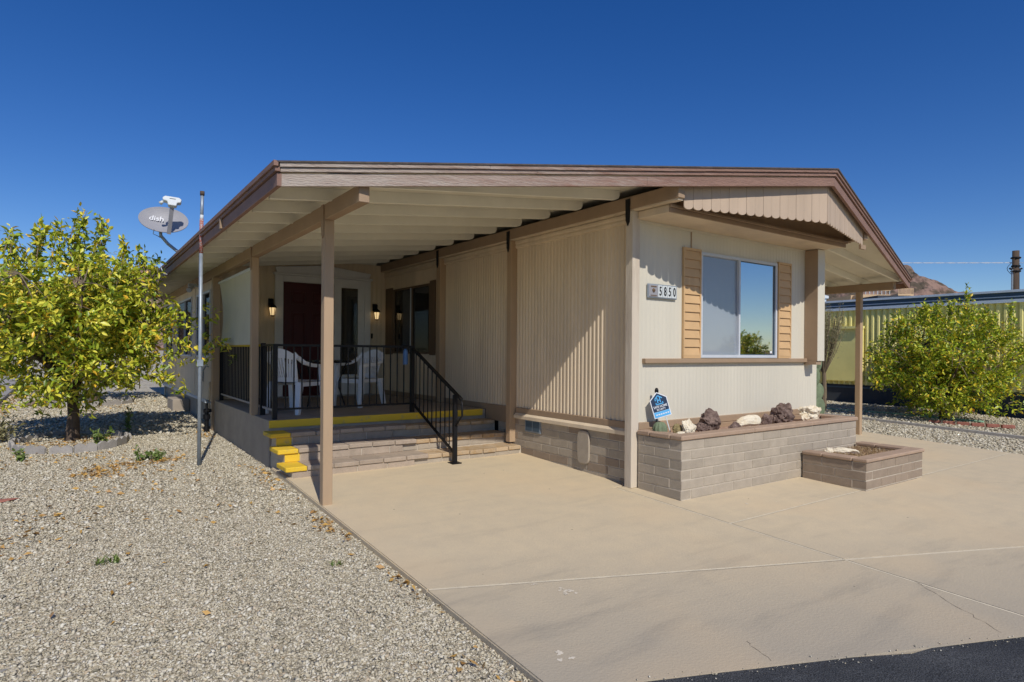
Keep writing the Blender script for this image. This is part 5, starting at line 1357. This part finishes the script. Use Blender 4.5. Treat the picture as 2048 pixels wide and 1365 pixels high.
def awning(y0, y1, ztop, zbot, depth, name='window_awning'):
    m = MB(); m.prism([(TX - .06, y0, ztop), (TX - .06, y1, ztop), (TX - .06 - depth, y1, zbot), (TX - .06 - depth, y0, zbot)],
                      [(TX - .06, y0, ztop + .03), (TX - .06, y1, ztop + .03), (TX - .08 - depth, y1, zbot + .01), (TX - .08 - depth, y0, zbot + .01)])
    for yy in (y0, y1): m.prism([(TX - .05, yy, ztop), (TX - .06 - depth, yy, zbot), (TX - .05, yy, zbot)], [(TX - .05, yy + .01, ztop), (TX - .06 - depth, yy + .01, zbot), (TX - .05, yy + .01, zbot)])
    return m.build(name, M['trailer_y'], tr)
awning(5.6, 7.7, 2.18, 1.72, .65); awning(2.6, 4.6, 2.18, 1.72, .65)
awning(10.55, 11.6, 2.2, 1.9, .45)
sp_ = MB().box(TX - .11, TX - .0, 8.75, 9.85, .72, 2.30).build('shutter_panel', M['trailer_y'], tr, bevel=.01)
MB().box(TX - .20, TX - .10, 8.70, 9.90, 2.26, 2.33).build('panel_hood', M['trailer_y'], sp_)

def hillmesh(name, cx, cy, ang, prof, depth, seed, rough, m):
    """ridge whose skyline follows prof = [(along, height)], across direction given by ang"""
    d = Vector((math.cos(ang), math.sin(ang), 0)); nrm = Vector((-d.y, d.x, 0)); h = MB()
    us = np.linspace(prof[0][0], prof[-1][0], 230); vs = np.linspace(-depth, depth, 90)
    for v in vs:
        for u in us:
            z = float(np.interp(u, [p[0] for p in prof], [p[1] for p in prof])); f = max(0, 1 - abs(v) / depth); z0 = z
            z = z * (f ** 1.15)
            q = Vector((u * .05, v * .05, seed)); nz = mnoise.noise(q) * .9 + mnoise.noise(q * 2.7) * .55 + mnoise.noise(q * 6.5) * .3 + mnoise.noise(q * 14) * .2 + mnoise.noise(q * 30) * .13
            z += nz * rough * min(1, z0 / 12) * (.45 + .55 * f)
            p = Vector((cx, cy, 0)) + d * u + nrm * v; h.v.append((p.x, p.y, z - 1.2))
    n = len(us)
    for j in range(len(vs) - 1):
        for i in range(n - 1): h.f.append((j * n + i, j * n + i + 1, (j + 1) * n + i + 1, (j + 1) * n + i))
    return tag(h.build(name, m), kind='structure')
def far(u, v, depth):
    du, dv = (u - 1024) / FPX, (v - PV) / FPX
    du, dv = math.cos(ROLL) * du + math.sin(ROLL) * dv, -math.sin(ROLL) * du + math.cos(ROLL) * dv
    return FWD * depth + RGT * (du * depth) + Vector((0, 0, CAMH - dv * depth))
hc = far(1800, 700, 300)
PXM = 300 / FPX
hillmesh('hill', hc.x, hc.y, math.atan2(RGT.y, RGT.x), [(-110, 38), (-60, 40), (-25, 43), (-8, 45.5), (-1, 46), (4, 45.5), (6, 43), (9, 40.5), (18, 38), (24, 35), (33, 30), (38, 26), (44, 21), (64, 12), (90, 6), (120, 2)], 70, 5, 4, M['hill'])
hc2 = far(220, 700, 420)
hillmesh('hill', hc2.x, hc2.y, math.atan2(RGT.y, RGT.x), [(-150, 24), (-90, 40), (-40, 50), (0, 55), (35, 56), (60, 50), (120, 36), (200, 18), (260, 5)], 110, 9, 7, M['hill'])

hillmesh('hill', 330, -250, math.atan2(.8, .6), [(-300, 2), (-200, 4), (-100, 3), (-20, 5), (60, 4), (140, 5.5), (230, 4), (320, 2)], 60, 15, 5, M['hill'])  # unseen ridge, added to darken the horizon mirrored in the front window

# tan house with a deck on the hillside, dark roof in front of it
hp0 = far(1766, 600, 62); ax_ = RGT; 
hh = empty('hillside_house', (hp0.x, hp0.y, 2.0), 'tan hillside house with railed deck seen above the trailer roof', 'house')
def hb_(name, a0, a1, d0, d1, z0, z1, m, par=None):
    c = [hp0 + RGT * a + FWD * d for a, d in ((a0, d0), (a1, d0), (a1, d1), (a0, d1))]
    return MB().prism([(p.x, p.y, z0) for p in c], [(p.x, p.y, z1) for p in c]).build(name, m, par or hh)
zz = lambda v: CAMH + (PV + 5 - v) / FPX * 62
hb_('wall', -2.4, 2.4, 1.5, 8, 0, zz(588), M['house_far'])
dk_ = hb_('deck', -2.2, 0.75, 0, 1.5, zz(597), zz(589), M['house_far'])
dk2 = hb_('deck', 0.76, 2.3, -1.2, 1.5, zz(598), zz(590), M['house_far'])
for i in range(8):
    a = -2.15 + i * .4; hb_('railing_post', a, a + .05, .0, .05, zz(589), zz(581), M['plastic_white'], dk_)
hb_('railing_top', -2.2, .75, 0, .05, zz(581.5), zz(580.5), M['house_far'], dk_)
for i in range(12):
    a = .78 + i * .13; hb_('railing_post', a, a + .05, -1.2, -1.15, zz(590), zz(580), M['house_far'], dk2)
hb_('railing_top', .76, 2.3, -1.2, -1.15, zz(580.2), zz(579), M['house_far'], dk2)
hb_('lower_roof', -2.3, .9, -3, 1.0, zz(606), zz(596.5), M['dark_roof'])

up0 = far(2031, 600, 30)
upole = empty('utility_pole', (up0.x, up0.y, 0), 'dark wooden utility pole with wires at the right edge behind the trailer', 'pole')
zt3 = CAMH + (PV + 7.5 - 502) / FPX * 30
MB().tube([(up0.x, up0.y, -.3), (up0.x, up0.y, zt3)], [.19, .145], 12).build('pole_shaft', M['pole_wood'], upole, smooth=True)
off = RGT * -.17
MB().tube([(up0.x + off.x, up0.y + off.y, 0), (up0.x + off.x, up0.y + off.y, zt3 - .9)], .045, 8).build('conduit', M['steel'], upole)
for dz_, w in ((.35, .22), (.75, .19), (1.0, .22)):
    MB().lathe([(.19, -.04), (w, 0), (.19, .04)], (up0.x, up0.y, zt3 - dz_), 12).build('band', M['black_metal'], upole)
for s in (-1, 1):
    e = up0 + RGT * (.30 * s); MB().bar((up0.x, up0.y, zt3 - 1.0), (e.x, e.y, zt3 - .85), .07, .07).build('bracket', M['black_metal'], upole)
lp = up0 + RGT * -.2
MB().tube([(lp.x - .0, lp.y, zt3 - .58)] + [(lp.x + RGT.x * -.22 * math.sin(t), lp.y + RGT.y * -.22 * math.sin(t), zt3 - .6 - .55 * t / 3.14) for t in (.4, .9, 1.5, 2.1, 2.7, 3.1)], .012, 6).build('cable_loop', M['black_metal'], upole)
wr = empty('overhead_wire', (up0.x, up0.y, zt3 - .58), 'pale twisted overhead wire running left from the utility pole', 'wire')
wa = up0.copy(); wa.z = zt3 - .58; wb = far(1300, 521, 36)
m = MB(); npt = 60
for ph in (0, math.pi):
    m.tube([wa.lerp(wb, k / npt) + Vector((0, 0, -.06 * math.sin(math.pi * k / npt) + .018 * math.sin(k * 1.9 + ph))) for k in range(npt + 1)], .013, 5)
m.build('twisted_line', M['wire'], wr)
wc = far(2200, 528, 27); MB().tube([wa, wc], .012, 5).build('line_right', M['wire'], wr)
wr2 = MB(); a_, b_ = far(-60, 448, 60), far(520, 556, 70); wr2.tube([a_.lerp(b_, k / 20) + Vector((0, 0, -.4 * math.sin(math.pi * k / 20))) for k in range(21)], .012, 5)
tag(wr2.build('overhead_wire', M['trailer_blue']), 'thin dark overhead wire crossing the sky behind the left tree', 'wire')

# prickly pear, dry palo verde, hose behind the house on the right
pc = empty('prickly_pear', (13.50, 7.27, bz(7.27)), 'green prickly pear cactus at the right corner behind the house', 'cactus')
rr = random.Random(7)
pads = [((0, 0, .22), .22, 0), ((.1, .1, .58), .2, .4), ((-.14, .05, .55), .18, -.5), ((-.05, .1, .92), .19, -.1), ((-.25, .0, .85), .16, -.6), ((.12, .1, 1.2), .15, .3), ((.02, .1, 1.28), .16, -.2)]
for c, r_, tl in pads:
    bm = bmesh.new(); bmesh.ops.create_icosphere(bm, subdivisions=3, radius=1)
    rot = Matrix.Rotation(tl, 3, 'Y') @ Matrix.Rotation(rr.uniform(-.6, .6), 3, 'Z')
    for v in bm.verts: v.co = rot @ Vector((v.co.x * r_ * .8 * (1 + .12 * v.co.z), v.co.y * .035, v.co.z * r_ * 1.15)) + Vector(c)
    me = bpy.data.meshes.new('pad'); bm.to_mesh(me); bm.free(); me.materials.append(M['cactus']); me.polygons.foreach_set('use_smooth', [True] * len(me.polygons))
    o = bpy.data.objects.new('pad', me); COL.objects.link(o); o.parent = pc
pv_ = empty('palo_verde', (15.35, 8.15, bz(8.15)), 'feathery dusty olive desert tree behind the house on the right', 'tree')
tips = []; dirs = []; s = MB(); B_ = Vector((15.35, 8.15, bz(8.15))); rr = random.Random(17)
for k in range(70):
    a = rr.uniform(0, 6.28); el = rr.uniform(.35, 1.4); r_ = rr.uniform(.5, 1.0)
    e = B_ + Vector((r_ * math.cos(a) * math.cos(el) * .75, r_ * math.sin(a) * math.cos(el) * .75, 1.7 + 1.2 * math.sin(el) * r_))
    s.tube([B_ + Vector((0, 0, .9)), B_.lerp(e, .6) + Vector((0, 0, .25)), e], [.014, .009, .004], 4, cap=False)
    for u in (.6, .75, .9, 1.0): tips.append((B_ + Vector((0, 0, .9))).lerp(e, u)); dirs.append((e - B_).normalized())
s.tube([B_, B_ + Vector((.03, 0, .5)), B_ + Vector((0, 0, 1.0))], [.07, .055, .045], 8)
s.build('branches', M['twig'], pv_)
c = leaves_mesh('crown', np.array([tuple(p) for p in tips]), np.array([tuple(p) for p in dirs]), M['leaf_dusty'], pv_, 5, per=26, size=.055, twig=.3, jit=.12, wide=.12); c['kind'] = 'stuff'
hs_ = MB(); hs_.tube([(15.6 + .9 * t, 8.6 - 3.2 * t + .25 * math.sin(5 * t), bz(8.6 - 3.2 * t) + .03) for t in [i / 30 for i in range(31)]], .02, 6)
tag(hs_.build('garden_hose', M['hose'], smooth=True), 'pale green garden hose on the ground beside the orange tree', 'hose')
rock('rock', 'pale stone on the gravel right behind the house corner', (10.4, 9.0, bz(9)), (.22, .18, .2), M['edging'], 61, .4)
rock('rock', 'red-brown stone slab lying flat in the gravel at the left', (-.55, 7.45, bz(7.45)), (.17, .07, .016), M['brick_red'], 66, .3, rz=.2)
rock('rock', 'reddish flat stone beside the far tree ring', (-.75, 16.9, bz(16.9)), (.2, .1, .06), M['lava'], 69, .3)
